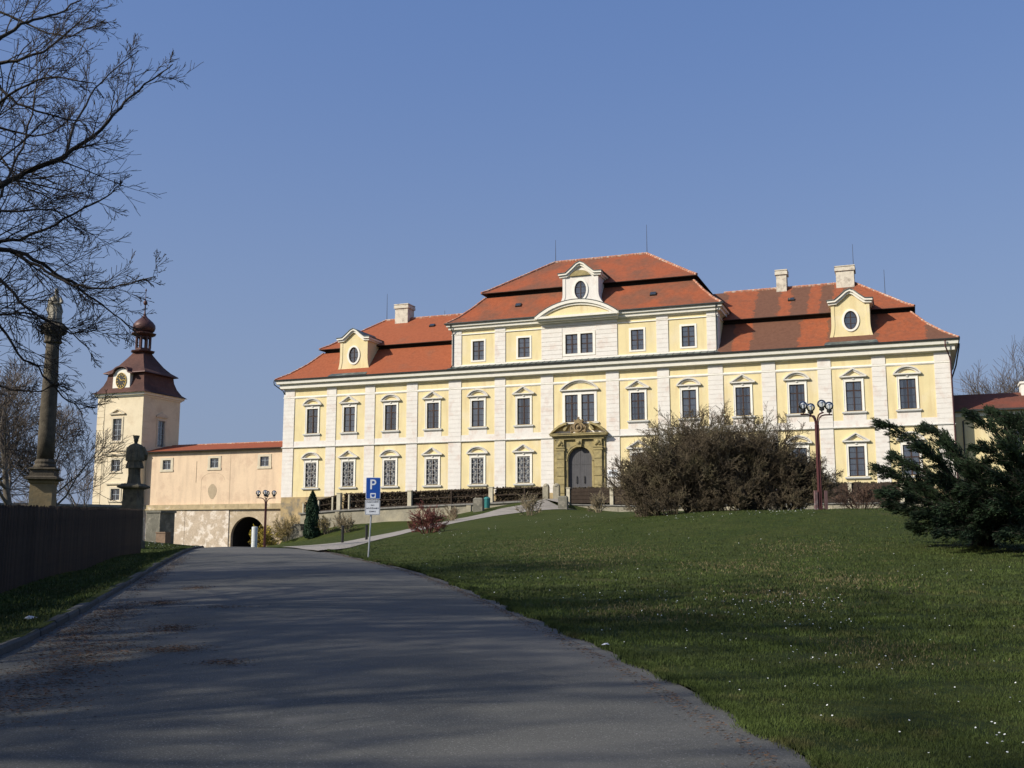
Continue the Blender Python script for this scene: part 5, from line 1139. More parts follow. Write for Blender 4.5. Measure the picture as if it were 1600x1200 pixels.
bush('shrub', 1140, 803, 53, 1.6, 2.2, 38, 72, M['shrubtwig'], 'low brown brush at the foot of the tallest shrub in the thicket', (7, 6), 2, .0085, 11000, M['shrubdark'], .05, spread=1.1, up=.02, base=.5)
bush('shrub', 1215, 803, 53, 1.4, 2.1, 36, 73, M['shrubtwig'], 'low brown brush along the lawn edge left of the right street lamp', (7, 6), 2, .0085, 11000, M['shrubdark'], .05, spread=1.1, up=.02, base=.5)
bush('shrub', 1345, 800, 58, 1.5, 2.0, 26, 45, mat('reddish_brown_twigs', (.13, .080, .055), .9, .3, 3), 'low reddish brown bush between street lamp and juniper', (6, 5), 2, .010, 2500, None, .05)
bush('shrub', 668, 829, 60, 1.75, 1.15, 26, 46, M['red'], 'red twigged barberry bush beside the footpath', (7, 5), 2, .010, 3500, M['red'], .045, up=.03)
bush('shrub', 828, 802, 84, 1.75, 1.2, 16, 47, M['shrubpale'], 'bare pale bush on the lawn edge in front of the portal path', (6, 5), 2, .013, 700, M['shrubtwig'], .05, up=.03)
bush('shrub', 935, 797, 90, 1.7, 1.1, 16, 48, M['shrubpale'], 'bare bush in front of the low wall right of the portal', (6, 5), 2, .013, 900, M['shrubtwig'], .05, up=.03)
bush('shrub', 541, 828, 107, 2.0, 1.5, 18, 49, M['shrubpale'], 'round pale bare bush at the wall foot behind the parking sign', (7, 5), 2, .014, 900, M['shrubtwig'], .06, group='bare bushes at the foot of the retaining wall')
bush('shrub', 510, 830, 109, 1.9, 1.2, 14, 50, M['shrubpale'], 'yellowish bare bush just right of the dark cypress', (6, 5), 2, .014, 1200, M['forsythia'], .05, group='bare bushes at the foot of the retaining wall')
bush('shrub', 448, 846, 112, 2.7, 2.0, 22, 51, M['shrubpale'], 'brown yellow thicket between the archway and the stonework', (7, 5), 2, .014, 5000, mat('dry_yellow_leaves', (.26, .19, .06), .9, .3, 3), .08)
bush('shrub', 412, 858, 98, 2.4, 1.4, 22, 52, M['shrubtwig'], 'yellow flowering forsythia bush at the right side of the archway', (7, 5), 2, .014, 7000, M['forsythia'], .09)
bush('shrub', 705, 818, 84, 1.3, .9, 14, 53, M['shrubpale'], 'thin pinkish bare bush right behind the red bush', (6, 5), 2, .012, 500, M['red'], .05)
# cypress at the wall
p = at(487, 835, 109); z = h1(p.x, p.y); cy = empty('cypress', (p.x, p.y, z), label='narrow dark green cypress against the retaining wall', cat='tree')
n = 15000; t = rng.uniform(0, 1, n)**1.05; rad = .74*np.interp(t, [0, .12, .5, .8, 1], [.78, 1, .92, .55, .04])*(1+.08*np.sin(t*23))*rng.uniform(.35, 1.05, n)**.5; a = rng.uniform(0, 6.283, n)
rad *= 1+.16*np.sin(a*4+t*9)
pts = np.stack([rad*np.cos(a), rad*np.sin(a), 0.05+t*4.75], 1); V, F = leaf_cloud(pts, .17, np.array([[0, 0, 1.]]), aspect=.3); np_mesh('foliage', V, F, M['cypress'], cy)
g = G(); g.tube([(0, 0, -.2), (0, 0, 4.4)], [.14, .03], 6); g.build('trunk', M['bark_far'], cy)
# spreading junipers on the right: every limb is a plume of needle sprays
def juniper(px, py, Y, seed, limbs, label, group):
    random.seed(seed); p = at(px, py, Y); z = h1(p.x, p.y); root = empty('juniper', (p.x, p.y, z), label=label, cat='juniper', group=group); T = [Tubes(), Tubes()]; PTS = []; DIR = []
    off_ = np.array([p.x, p.y, z]); B0 = np.array([0, 0, 0.])
    for (pl, wdt, dep) in limbs:
        P = [B0+np.array([random.gauss(0, .15), random.gauss(0, .15), 0])]+[np.array(tuple(at(x, y, Y+d*dep)))-off_ for (x, y), d in zip(pl, (.35, .7, .9, 1.0, 1.05))]
        k = 14; tt = np.linspace(0, len(P)-1, k+1); A_ = np.array(P); F_ = np.stack([np.interp(tt, np.arange(len(P)), A_[:, c]) for c in range(3)], 1); F_[1:-1] = (F_[:-2]+2*F_[1:-1]+F_[2:])/4
        T[0].add(F_, np.linspace(.06, .008, k+1), 5); nb = 62
        for j in range(nb):
            t = .10+.90*(j+random.random())/nb; f = t*k; i = min(int(f), k-1); q = F_[i]+(F_[i+1]-F_[i])*(f-i); dd = F_[i+1]-F_[i]; dd /= np.linalg.norm(dd)
            sd = rot_away(dd, random.uniform(.30, .80)); bl = wdt*random.uniform(.55, 1.1)*(math.sin(math.pi*min(1, .18+t*.80))**.6+.10)
            m = int(150*max(.3, bl)); s_ = rng.uniform(0, 1, m); axis = q+sd*(s_*bl)[:, None]+np.array([0, 0, -.10])*(s_**2)[:, None]
            PTS.append(axis+rng.normal(size=(m, 3))*(.085*(1.15-s_))[:, None]*np.array([1, 1, .6])); DIR.append(np.repeat((sd*.9+dd*.9)[None], m, 0))
            T[1].add([q, q+sd*bl*.5, q+sd*bl*.95], [.012, .008, .004], 3)
        m = 120; dd = F_[-1]-F_[-3]; dd /= np.linalg.norm(dd); PTS.append(F_[-1]+dd*rng.uniform(-.25, .16, m)[:, None]+rng.normal(size=(m, 3))*.03); DIR.append(np.repeat(dd[None], m, 0))
    pts = np.concatenate(PTS); dr = np.concatenate(DIR)*1.7; k = pts[:, 2] > -.05; pts, dr = pts[k], dr[k]; V, F = leaf_cloud(pts, .082, dr, aspect=.15)
    np_mesh('foliage', V, F, M['conifer'], root); T[0].build('limbs', M['bark'], root); T[1].build('shoots', M['bark'], root); return root
JA = [([(1500, 770), (1462, 708), (1412, 676), (1370, 658)], .62, -.3), ([(1490, 780), (1445, 735), (1405, 718), (1395, 712)], .55, .5), ([(1480, 790), (1425, 752), (1395, 741), (1366, 728)], .58, 0), ([(1480, 800), (1430, 776), (1400, 770), (1376, 768)], .6, -.8),
      ([(1480, 812), (1440, 800), (1405, 792), (1385, 786)], .5, .4), ([(1490, 825), (1460, 822), (1435, 824), (1420, 820)], .40, -.6), ([(1520, 760), (1492, 705), (1462, 676), (1442, 668)], .6, .6), ([(1510, 775), (1480, 735), (1450, 705), (1432, 695)], .65, -.9),
      ([(1530, 770), (1512, 730), (1490, 700), (1475, 690)], .65, .2), ([(1530, 790), (1500, 765), (1475, 750), (1455, 745)], .7, -1.2), ([(1540, 800), (1515, 790), (1490, 790), (1465, 795)], .6, -1.5), ([(1550, 800), (1545, 770), (1530, 745), (1515, 735)], .7, -.8),
      ([(1500, 800), (1465, 780), (1440, 762), (1425, 755)], .65, .9), ([(1500, 815), (1470, 805), (1450, 803), (1430, 803)], .5, -1.3), ([(1560, 815), (1560, 800), (1550, 790), (1540, 785)], .7, -1.6), ([(1510, 810), (1490, 815), (1475, 815), (1462, 812)], .45, -1.9)]
JA += [([(1535, 822), (1510, 826), (1485, 830), (1462, 832)], .42, -2.4), ([(1548, 826), (1535, 828), (1520, 832), (1505, 836)], .5, -2.8), ([(1565, 822), (1570, 822), (1575, 826), (1580, 830)], .55, -2.4), ([(1560, 812), (1575, 800), (1590, 795), (1600, 795)], .7, -1.6), ([(1545, 820), (1540, 812), (1532, 808), (1525, 806)], .55, -2.4), ([(1570, 800), (1575, 780), (1580, 765), (1585, 755)], .75, -.5)]
JB = [([(1600, 760), (1572, 695), (1540, 660), (1512, 643)], .62, -.3), ([(1605, 750), (1585, 690), (1565, 655), (1545, 640)], .6, .5), ([(1600, 770), (1570, 720), (1545, 700), (1522, 698)], .6, -.7), ([(1600, 780), (1565, 750), (1535, 730), (1508, 722)], .65, .3),
      ([(1600, 790), (1560, 775), (1530, 765), (1500, 760)], .65, -1.0), ([(1620, 740), (1605, 690), (1590, 660), (1575, 650)], .65, -.4), ([(1630, 740), (1625, 690), (1615, 665), (1605, 650)], .65, .4), ([(1610, 770), (1600, 730), (1585, 705), (1570, 695)], .7, -1.3),
      ([(1610, 790), (1590, 765), (1565, 745), (1550, 740)], .7, -1.5), ([(1610, 805), (1580, 800), (1555, 800), (1530, 800)], .6, -1.6), ([(1640, 760), (1650, 720), (1660, 700), (1665, 690)], .7, 0), ([(1630, 790), (1620, 770), (1605, 755), (1595, 750)], .75, -1.8),
      ([(1640, 800), (1630, 795), (1610, 795), (1590, 798)], .6, -2.0), ([(1600, 815), (1570, 815), (1545, 818), (1520, 822)], .45, -1.2)]
JB += [([(1618, 822), (1600, 826), (1580, 830), (1560, 836)], .5, -2.4), ([(1632, 820), (1620, 826), (1608, 832), (1598, 836)], .55, -2.6), ([(1650, 815), (1655, 815), (1660, 820), (1665, 825)], .6, -2.2), ([(1600, 800), (1585, 790), (1570, 785), (1556, 785)], .7, -2.2), ([(1625, 800), (1615, 780), (1608, 770), (1600, 765)], .75, -2.4)]
juniper(1545, 836, 31, 61, JA, 'dark green spreading juniper with limbs leaning left across the castle corner', 'dark junipers at the right edge')
juniper(1632, 838, 30, 62, JB, 'taller dark juniper at the right picture edge overlapping the annex', 'dark junipers at the right edge')
# ------------------------------------------------------------------ picket fence on the left
FA = Vector((-16.35, 47, 0)); FB = Vector((-8.3, 9.5, 0)); L_ = (FB-FA).length; dF = (FB-FA)/L_
pf = empty('picket_fence', (FA.x, FA.y, 0), math.atan2(dF.y, dF.x), label='long dark wooden picket fence along the left verge', cat='fence')
FZ = lambda s: h1(FA.x+dF.x*s, FA.y+dF.y*s)
FT = lambda s: float(np.interp(s, [0, 23.9, L_], [1.40, .80, .45]))
pm = None; s = 0.; kk = 0; zz_c = [FZ(q) for q in np.arange(0, L_+2, 1.0)]; fz = lambda s: float(np.interp(s, np.arange(0, L_+2, 1.0), zz_c))
pitch = L_/292
while kk < 292:
    z0 = fz(s)-.05; hh = FT(s)-z0+random.uniform(-.025, .02)
    if pm is None:
        g = G(); w_ = .052; g.add([(-w_, -.012, 0), (w_, -.012, 0), (w_, -.012, .96), (0, -.012, 1), (-w_, -.012, .96), (-w_, .012, 0), (w_, .012, 0), (w_, .012, .96), (0, .012, 1), (-w_, .012, .96)], [(0, 1, 2, 3, 4), (9, 8, 7, 6, 5), (0, 5, 6, 1), (1, 6, 7, 2), (2, 7, 8, 3), (3, 8, 9, 4), (4, 9, 5, 0)])
        o = g.build('picket', M['picket'], pf); pm = o
    else: o = pm.copy(); C.objects.link(o); o.parent = pf
    o.location = (s, 0, z0); o.scale = (random.uniform(.98, 1.14), 1, hh); o.rotation_euler = (0, random.uniform(-.012, .012), 0); s += pitch; kk += 1
for a, b in zip(np.arange(0, L_, 2.4), np.arange(2.4, L_+2.4, 2.4)):
    b = min(b, L_)
    for f in (.18, .82):
        g = G(); za = fz(a)+(FT(a)-fz(a))*f; zb = fz(b)+(FT(b)-fz(b))*f; g.bar((a, -.05, za), (b, -.05, zb), .05, .09); g.build('rail', M['darkwood'], pf)
    g = G(); g.box(a-.05, a+.05, -.14, -.03, fz(a)-.2, FT(a)-.08); g.build('post', M['darkwood'], pf)
# ------------------------------------------------------------------ Marian column and Nepomuk statue
def sq(a, z, c=(0, 0)): return [(c[0]-a, c[1]-a, z), (c[0]+a, c[1]-a, z), (c[0]+a, c[1]+a, z), (c[0]-a, c[1]+a, z)]
p = at(66, 790, 50); z = h1(p.x, p.y)
col = empty('marian_column', (p.x, p.y, 0), .2, label='tall stone column behind the fence carrying a robed figure', cat='column')
g = G(); g.loft([sq(.62, z-.3), sq(.62, z+.4), sq(.50, z+.5), sq(.50, 2.65), sq(.56, 2.7), sq(.56, 2.8)]); g.build('pedestal', M['pedestal'], col)
g = G(); g.loft([sq(.56, 2.8), sq(.74, 2.86), sq(.74, 2.96), sq(.55, 3.02), sq(.52, 3.3), sq(.60, 3.34), sq(.58, 3.42)]); g.lathe([(.50, 3.42), (.52, 3.5), (.45, 3.6), (.47, 3.7), (.39, 3.82)], 18); g.build('base', M['stone_grey'], col)
g = G(); g.lathe([(.38, 3.8), (.385, 5.0), (.36, 7.0), (.31, 9.0), (.30, 9.42)], 20); g.build('shaft', M['stone_grey'], col, smooth=True)
g = G(); g.lathe([(.35, 9.4), (.41, 9.45), (.41, 9.52), (.36, 9.56), (.38, 9.8), (.50, 9.98), (.60, 10.1), (.62, 10.2), (.52, 10.3), (.42, 10.38)], 20, fold=.07, nf=8)
for k in range(12):
    t = 2*math.pi*k/12; g.ball((.50*math.cos(t), .50*math.sin(t), 9.95+.12*(k % 2)), .12, 6, 4)
for k in range(4): t = math.pi/4+math.pi/2*k; g.tube([(.5*math.cos(t), .5*math.sin(t), 9.9), (.68*math.cos(t), .68*math.sin(t), 10.1), (.6*math.cos(t), .6*math.sin(t), 10.2)], .07, 5)
g.build('capital', M['stone_grey'], col)
def figure(prof, folds=.07, nf=9, n=36):
    """loft of (z, rx, ry, cx, cy, fold)"""
    rings = []
    for j, (z_, rx, ry, cx_, cy_, fo) in enumerate(prof):
        ring = []
        for k in range(n):
            t = 2*math.pi*k/n; f_ = 1+fo*(math.sin(nf*t+z_*2.2)+.5*math.sin(2*nf*t-z_*3+1)); ring.append((cx_+rx*f_*math.cos(t), cy_+ry*f_*math.sin(t), z_))
        rings.append(ring)
    return rings
zb = 10.38
st = G(); st.loft(figure([(zb, .33, .27, 0, 0, .10), (zb+.15, .31, .26, .01, 0, .10), (zb+.5, .28, .24, .03, 0, .09), (zb+.8, .25, .21, .01, 0, .08), (zb+.98, .24, .18, -.02, 0, .06), (zb+1.15, .23, .17, -.02, 0, .05), (zb+1.28, .21, .14, 0, 0, .03), (zb+1.36, .12, .10, .01, 0, .02), (zb+1.42, .065, .07, .02, -.01, 0), (zb+1.48, .07, .08, .02, -.015, 0), (zb+1.55, .095, .11, .025, -.015, 0), (zb+1.66, .10, .115, .03, -.015, 0), (zb+1.74, .07, .08, .03, -.01, 0), (zb+1.77, .02, .02, .03, -.01, 0)]))
st.tube([(.2, 0, zb+1.25), (.29, -.1, zb+1.02), (.2, -.24, zb+.93), (.06, -.3, zb+1.05)], [.075, .07, .055, .04], 8); st.tube([(-.2, 0, zb+1.25), (-.27, -.1, zb+1.05), (-.14, -.24, zb+1.0), (0, -.3, zb+1.08)], [.075, .07, .055, .04], 8)
st.ball((.03, -.125, zb+1.6), .02, 6, 4); st.tube([(.30, -.12, zb+.98), (.33, -.1, zb+1.15)], [.06, .04], 6)
st.tube([(-.25, .05, zb+1.1), (-.32, .02, zb+.7), (-.22, -.1, zb+.4)], [.07, .1, .05], 6); st.tube([(.22, .05, zb+.95), (.3, .0, zb+.6), (.2, .02, zb+.25)], [.06, .09, .04], 6)
st.build('statue', M['stone_pale'], col, smooth=True)
g = G(); oc = Vector((.03, .0, zb+1.70))
for k in range(20):
    a0, a1 = 2*math.pi*k/20, 2*math.pi*(k+1)/20; g.bar(oc+Vector((.17*math.cos(a0), 0, .17*math.sin(a0))), oc+Vector((.17*math.cos(a1), 0, .17*math.sin(a1))), .012)
g.bar(oc+Vector((.08, 0, .12)), oc+Vector((.16, 0, .3)), .02); g.build('halo', M['antenna'], col)
p = at(207, 795, 52); z = h1(p.x, p.y)
nep = empty('nepomuk_statue', (p.x, p.y, 0), -.15, label='dark stone statue of a robed priest in a square cap at the fence end', cat='statue')
g = G(); g.loft([sq(.50, z-.3), sq(.50, z+.3), sq(.40, z+.4), sq(.36, 2.45), sq(.36, 2.5)]); g.build('pedestal', M['stone_nep'], nep)
g = G(); g.loft([sq(.36, 2.5), sq(.56, 2.58), sq(.58, 2.66), sq(.46, 2.72), sq(.42, 2.78)]); g.build('pedestal_cap', M['stone_nep'], nep)
zb = 2.78; g = G()
g.loft(figure([(zb, .34, .29, 0, 0, .05), (zb+.1, .31, .26, 0, 0, .06), (zb+.45, .28, .24, 0, 0, .06), (zb+.78, .29, .25, 0, 0, .05)], n=36, nf=7))
g.loft(figure([(zb+.76, .43, .33, 0, 0, .07), (zb+.84, .42, .32, 0, 0, .07), (zb+1.1, .36, .28, 0, 0, .05), (zb+1.22, .34, .27, 0, 0, .04)], n=40, nf=10))
g.loft(figure([(zb+1.12, .44, .32, 0, 0, .06), (zb+1.3, .47, .33, 0, 0, .06), (zb+1.6, .44, .30, .0, 0, .05), (zb+1.82, .38, .25, 0, 0, .04), (zb+1.92, .27, .2, 0, 0, .02), (zb+1.97, .14, .14, 0, 0, 0), (zb+2.0, .075, .08, 0, 0, 0), (zb+2.05, .08, .09, 0, 0, 0), (zb+2.12, .105, .12, .005, 0, 0), (zb+2.20, .105, .12, .005, 0, 0), (zb+2.25, .09, .10, .005, 0, 0)], n=40, nf=11))
g.loft([[(.005+a*math.cos(2*math.pi*k/4+.5), a*math.sin(2*math.pi*k/4+.5), z_) for k in range(4)] for a, z_ in ((.13, zb+2.22), (.16, zb+2.38), (.04, zb+2.39))])
g.tube([(-.36, 0, zb+1.78), (-.47, .12, zb+1.45), (-.36, .3, zb+1.3), (-.2, .36, zb+1.45)], [.12, .13, .10, .06], 8); g.tube([(.36, 0, zb+1.78), (.49, .1, zb+1.45), (.38, .3, zb+1.25), (.2, .36, zb+1.35)], [.12, .13, .10, .06], 8)
g.build('statue', M['stone_nep'], nep, smooth=False)
g = G(); g.bar((-.50, .3, zb+1.3), (-.36, .34, zb+1.95), .04); g.bar((-.48, .32, zb+1.72), (-.32, .33, zb+1.76), .04); g.build('crucifix', M['stone_nep'], nep)
# ------------------------------------------------------------------ street lamps
def lamp(px, py, Y, ztop, label, rz, posts):
    p = at(px, py, Y); z = h1(p.x, p.y) if posts else min(h1(p.x, p.y), p.z)
    root = empty('street_lamp', (p.x, p.y, 0), rz, label=label, cat='street lamp', group='four-globe street lamps')
    top = ztop-.55
    g = G()
    for sx, sy in ((-1, -1), (1, -1), (1, 1), (-1, 1)): g.tube([(sx*.042, sy*.042, z-.2), (sx*.042, sy*.042, top-.45)], .04, 8)
    g.box(-.09, .09, -.09, .09, z-.2, z+.12); g.build('pole', M['lamp'], root)
    for k in range(4):
        a = math.pi/2*k; c, s_ = math.cos(a), math.sin(a); r = .57
        P = [(0.05, top-.47), (.07, top-.30), (.12, top-.16), (.22, top-.06), (.36, top-.02), (r, top-.01), (r+.12, top-.01)]
        g = G(); g.tube([(x*c, x*s_, z_) for x, z_ in P], .032, 7); arm = g.build('arm', M['lamp'], root)
        g = G(); g.tube([(r*c, r*s_, top-.01), (r*c, r*s_, top+.10)], .025, 6); g.lathe([(.05, top+.08), (.10, top+.10), (.11, top+.18), (.09, top+.20)], 12, (r*c, r*s_)); g.build('lamp_holder', M['blackmetal'], arm)
        g = G(); g.ball((r*c, r*s_, top+.36), .185, 20, 14); g.build('lamp_globe', M['globe'], arm, smooth=True)
        g = G(); g.lathe([(.02, top+.2), (.035, top+.24), (.05, top+.36), (.04, top+.42), (.01, top+.45)], 10, (r*c, r*s_)); g.lathe([(.10, top+.42), (.05, top+.47), (.01, top+.48)], 12, (r*c, r*s_)); g.build('bulb', M['signwhite'], arm, smooth=True)
    if posts:
        for k, (x, y_) in enumerate(((-.20, -.05), (.24, -.02), (0, .25))):
            g = G(); g.box(x-.06, x+.06, y_-.05, y_+.05, z-.2, z+.78); g.build('guard_post', mat('faded_red_wood', (.16, .09, .085), .9, .2, 3, (.25, .22, .2), 5, (.5, .7)) if k == 0 else bpy.data.materials['faded_red_wood'], root)
lamp(1282, 797, 44, at(1280, 627, 44).z, 'dark red four-globe street lamp at the shrubs before the right wing', .12, True)
lamp(413, 860, 78, at(414, 766, 78).z, 'distant dark red street lamp with globes in front of the archway', .1, False)
# ------------------------------------------------------------------ parking sign
p = at(575, 867, 37); zg = h1(p.x, p.y)
sg = empty('parking_sign', (p.x, p.y, zg), .06, label='blue parking sign with white supplementary panel on a thin steel pole', cat='sign')
k_ = 37/FPX
top = at(582, 746, 37).z-zg
g = G(); lean = .14; g.tube([(0, 0, -.2), (lean, 0, top-.05)], .028, 10); g.build('pole', M['signback'], sg)
def rrect(w_, h_, r, n=5):
    out = []
    for cx_, cz_, a0 in ((w_-r, -h_+r, -90), (w_-r, h_-r, 0), (-w_+r, h_-r, 90), (-w_+r, -h_+r, 180)):
        for q in range(n+1): a = R(a0+90*q/n); out.append((cx_+r*math.cos(a), cz_+r*math.sin(a)))
    return out
hp = 33.5*k_/2; wp_ = 11.3*k_; cz_ = top-hp; cxp = lean*.98
g = G(); g.prism([(cxp+a, cz_+b) for a, b in rrect(wp_, hp, .04)], -.055, -.035); P_board = g.build('sign_plate', M['signwhite'], sg)
g = G(); g.prism([(cxp+a, cz_+b) for a, b in rrect(wp_-.018, hp-.018, .03)], -.059, -.0555); g.build('blue_field', M['blue'], P_board)
def text_mesh(txt, size, mat_, parent, x, z, y, bold=0, name='lettering', spacing=1):
    cu = bpy.data.curves.new(name, 'FONT'); cu.body = txt; cu.size = size; cu.align_x = 'CENTER'; cu.extrude = .0012; cu.offset = bold; cu.space_character = spacing; cu.resolution_u = 4
    o = bpy.data.objects.new('t', cu); C.objects.link(o); bpy.context.view_layer.update()
    me = bpy.data.meshes.new_from_object(o.evaluated_get(bpy.context.evaluated_depsgraph_get())); bpy.data.objects.remove(o)
    me.materials.clear(); me.materials.append(mat_); ob = bpy.data.objects.new(name, me); C.objects.link(ob); ob.parent = parent; ob.location = (x, y, z); ob.rotation_euler = (R(90), 0, 0); return ob
g = G()   # the big P, built as stem and bowl
ph = .34; pz = cz_+hp*.0+.02; x0 = cxp-.10; st_ = .058
g.box(x0, x0+st_, -.0635, -.0595, pz-.06, pz+ph-.06)
bo = []; bi = []
for q in range(13):
    a = math.pi/2-math.pi*q/12; bo.append((x0+st_+.055+.092*math.cos(a), pz+ph-.06-.097+.097*math.sin(a))); bi.append((x0+st_+.055+.040*math.cos(a), pz+ph-.06-.097+.045*math.sin(a)))
bo = [(x0+st_, pz+ph-.06)]+bo+[(x0+st_, pz+ph-.06-.194)]; bi = [(x0+st_, pz+ph-.06-.052)]+bi+[(x0+st_, pz+ph-.06-.142)]
for q in range(len(bo)-1): g.prism([bi[q], bi[q+1], bo[q+1], bo[q]], -.0635, -.0595)
g.build('letter_p', M['signwhite'], P_board)
g = G(); mz = cz_-hp+.135; g.box(cxp-.095, cxp+.095, -.0635, -.0595, mz-.10, mz+.07); mt_ = g.build('meter_symbol', M['signwhite'], P_board)
g = G(); g.prism([(cxp-.06, mz+.03), (cxp-.06, mz-.01)]+[(cxp+.06*math.cos(R(180+180*q/8)), mz-.01+.055*math.sin(R(180+180*q/8))) for q in range(9)]+[(cxp+.06, mz+.03)], -.066, -.0637); g.build('coin_shape', M['blue'], P_board)
h2 = 23.5*k_/2; c2 = cz_-hp-.025-h2; cx2 = lean*.9
g = G(); g.prism([(cx2+a, c2+b) for a, b in rrect(wp_+.005, h2, .03)], -.055, -.035); B2 = g.build('supplementary_plate', M['signwhite'], sg)
g = G(); w_ = wp_-.012; 
for a, b, c, d in ((-w_, w_, h2-.03, h2-.018), (-w_, w_, -h2+.018, -h2+.03), (-w_, -w_+.012, -h2+.03, h2-.03), (w_-.012, w_, -h2+.03, h2-.03)): g.box(cx2+a, cx2+b, -.058, -.0552, c2+c, c2+d)
g.build('plate_border', M['signgrey'], B2)
for k, (t_, s_) in enumerate((('PARKOVIŠTĚ', .072), ('PRO', .062), ('NÁVŠTĚVNÍKY', .066), ('ZÁMKU', .066))):
    text_mesh(t_, s_, M['signgrey'], B2, cx2, c2+h2-.105-k*.108, -.057, .0012)
g = G(); g.box(cxp-.05, cxp+.05, -.036, .035, cz_+.12, cz_+.16); g.box(cxp-.05, cxp+.05, -.036, .035, cz_-.16, cz_-.12); g.box(cx2-.05, cx2+.05, -.036, .035, c2-.02, c2+.02); g.build('bracket', M['signback'], sg)
# bollards
for k, (px, py, Y, hh, lab) in enumerate(((535, 849, 60, .95, 'taller dark bollard at the start of the footpath below the cypress'), (572.5, 846, 62, .86, 'dark bollard on the path edge right behind the parking sign pole'))):
    p = at(px, py, Y); g = G(); g.lathe([(.075, -.1), (.075, hh-.06), (.09, hh-.05), (.09, hh), (.04, hh+.03)], 10); g.build('bollard', M['blackmetal'], None, loc=(p.x, p.y, h1(p.x, p.y)), label=lab, cat='bollard', group='dark bollards by the footpath')
p = at(397, 858, 80); g = G(); zb = p.z-.3; zt = at(397, 823, 80).z
g.lathe([(.22, zb), (.22, zb+.8), (.20, zb+.81), (.20, zb+.84), (.22, zb+.85), (.22, zt-.03), (.18, zt)], 16); g.build('white_bollard', M['whitepost'], None, loc=(p.x, p.y, 0), label='thick white cylindrical post in front of the dark archway', cat='post')
# ------------------------------------------------------------------ grass blades, daisies, litter
def blades(n, region, hgt, m, name):
    x, y = region(n); z = H(x, y); n = len(x)
    kl = np.clip((xL(y)-x)/1.2, 0, 1); z = np.where(x < xL(y), z*kl+(zR(y)+.10)*(1-kl), z); kr = np.clip((x-xR(y))/1.2, 0, 1); z = np.where(x > xR(y), z*kr+(zR(y)+.02)*(1-kr), z)
    d = np.hypot(x, y); s = hgt*np.clip(d/14, .75, 1.15)
    a = rng.uniform(0, 6.283, n); w_ = s*.10*np.clip(d/8, 1, 2.6); lx = rng.normal(0, .42, n)*s; ly = rng.normal(0, .42, n)*s; hh = s*rng.uniform(.45, 1.1, n)
    P0 = np.stack([x-np.cos(a)*w_, y-np.sin(a)*w_, z-.01], 1); P1 = np.stack([x+np.cos(a)*w_, y+np.sin(a)*w_, z-.01], 1); P2 = np.stack([x+lx, y+ly, z+hh], 1)
    return np_mesh(name, np.stack([P0, P1, P2], 1).reshape(-1, 3), np.arange(3*n).reshape(n, 3), m)
def rr(n):
    y = 5*np.exp(rng.uniform(0, 1, n)*math.log(58/5)); halfw = y*.52+1; x0 = xR(y); x = x0+rng.uniform(0, 1, n)**1.1*(halfw-x0); clump = np.sin(x*3.1+np.sin(y*2.3)*2)+np.sin(y*3.7+x*1.3); k = (x > x0+.02)*(rng.uniform(-2.2, 2, n) < clump); k = k.astype(bool); return x[k], y[k]
def rl(n):
    y = 8*np.exp(rng.uniform(0, 1, n)*math.log(60/8)); x = xL(y)-.15-rng.uniform(0, 1, n)*3.6; return x, y
M['blade'] = mat('grass_blades', (.046, .066, .012), .8, .42, .8, (.100, .090, .032), 1.1, (.55, .7))
M['blade2'] = mat('grass_blades_dry', (.14, .115, .055), .8, .3, 1.5)
blades(400000, rr, .045, M['blade'], 'grass'); tag(bpy.data.objects['grass'], 'short green grass blades covering the sloping lawn', 'grass', kind='stuff')
o = blades(50000, rl, .05, M['blade'], 'grass'); tag(o, 'rough grass on the narrow verge along the fence', 'grass', kind='stuff')
def rdry(n):
    cs = [(1220, 930, 19.5), (1330, 912, 22.5), (1150, 880, 27), (1250, 862, 31.5), (870, 860, 36), (900, 880, 30), (960, 870, 34), (1000, 960, 17), (820, 845, 41), (1390, 1030, 12.5)]
    X = []; Y = []
    for c in cs:
        p = at(*c); m = n//len(cs); X.append(p.x+rng.normal(0, p.y*.03, m)); Y.append(p.y+rng.normal(0, p.y*.05, m))
    return np.concatenate(X), np.concatenate(Y)
o = blades(7000, rdry, .05, M['blade2'], 'dry_grass'); tag(o, 'straw coloured patches of dry grass in the lawn', 'grass', kind='stuff')
# grass tufts lapping over the road edge
def redge(n):
    y = 5*np.exp(rng.uniform(0, 1, n)*math.log(45/5)); return xR(y)+rng.normal(.03, .05, n)+.05*np.sin(y*2.1)+.04*np.sin(y*5.3), y
o = blades(36000, redge, .05, M['blade'], 'edge_grass'); tag(o, 'ragged grass lapping over the right edge of the road', 'grass', kind='stuff')
# daisies: little discs facing up
cl = [(1110, 940, 18.3, 14), (1230, 945, 17.8, 26), (1270, 940, 18, 18), (1130, 965, 16.3, 16), (1245, 975, 15.5, 12), (1260, 990, 14.7, 8), (1460, 908, 23, 8), (1290, 1035, 12.2, 7), (1245, 1050, 11.6, 6), (1340, 1060, 11.2, 5), (1110, 1010, 13.7, 6), (985, 965, 16.4, 6), (960, 930, 19.5, 8), (850, 905, 24.5, 12), (1000, 925, 20.5, 10), (1320, 965, 16, 6), (1575, 1180, 7.6, 10), (1590, 1150, 8.2, 4), (1310, 1100, 9.8, 4), (1430, 1060, 11.2, 3), (1470, 988, 14.6, 5), (720, 832, 56, 20), (700, 836, 53, 8), (905, 811, 62, 30), (1250, 803, 43.2, 60), (1100, 805, 46, 26), (1150, 804, 45, 14), (1000, 812, 50, 16), (1420, 820, 37, 6), (1200, 930, 19.4, 12), (880, 830, 47, 10), (250, 852, 56, 30), (235, 857, 52, 14)]
C_ = []; 
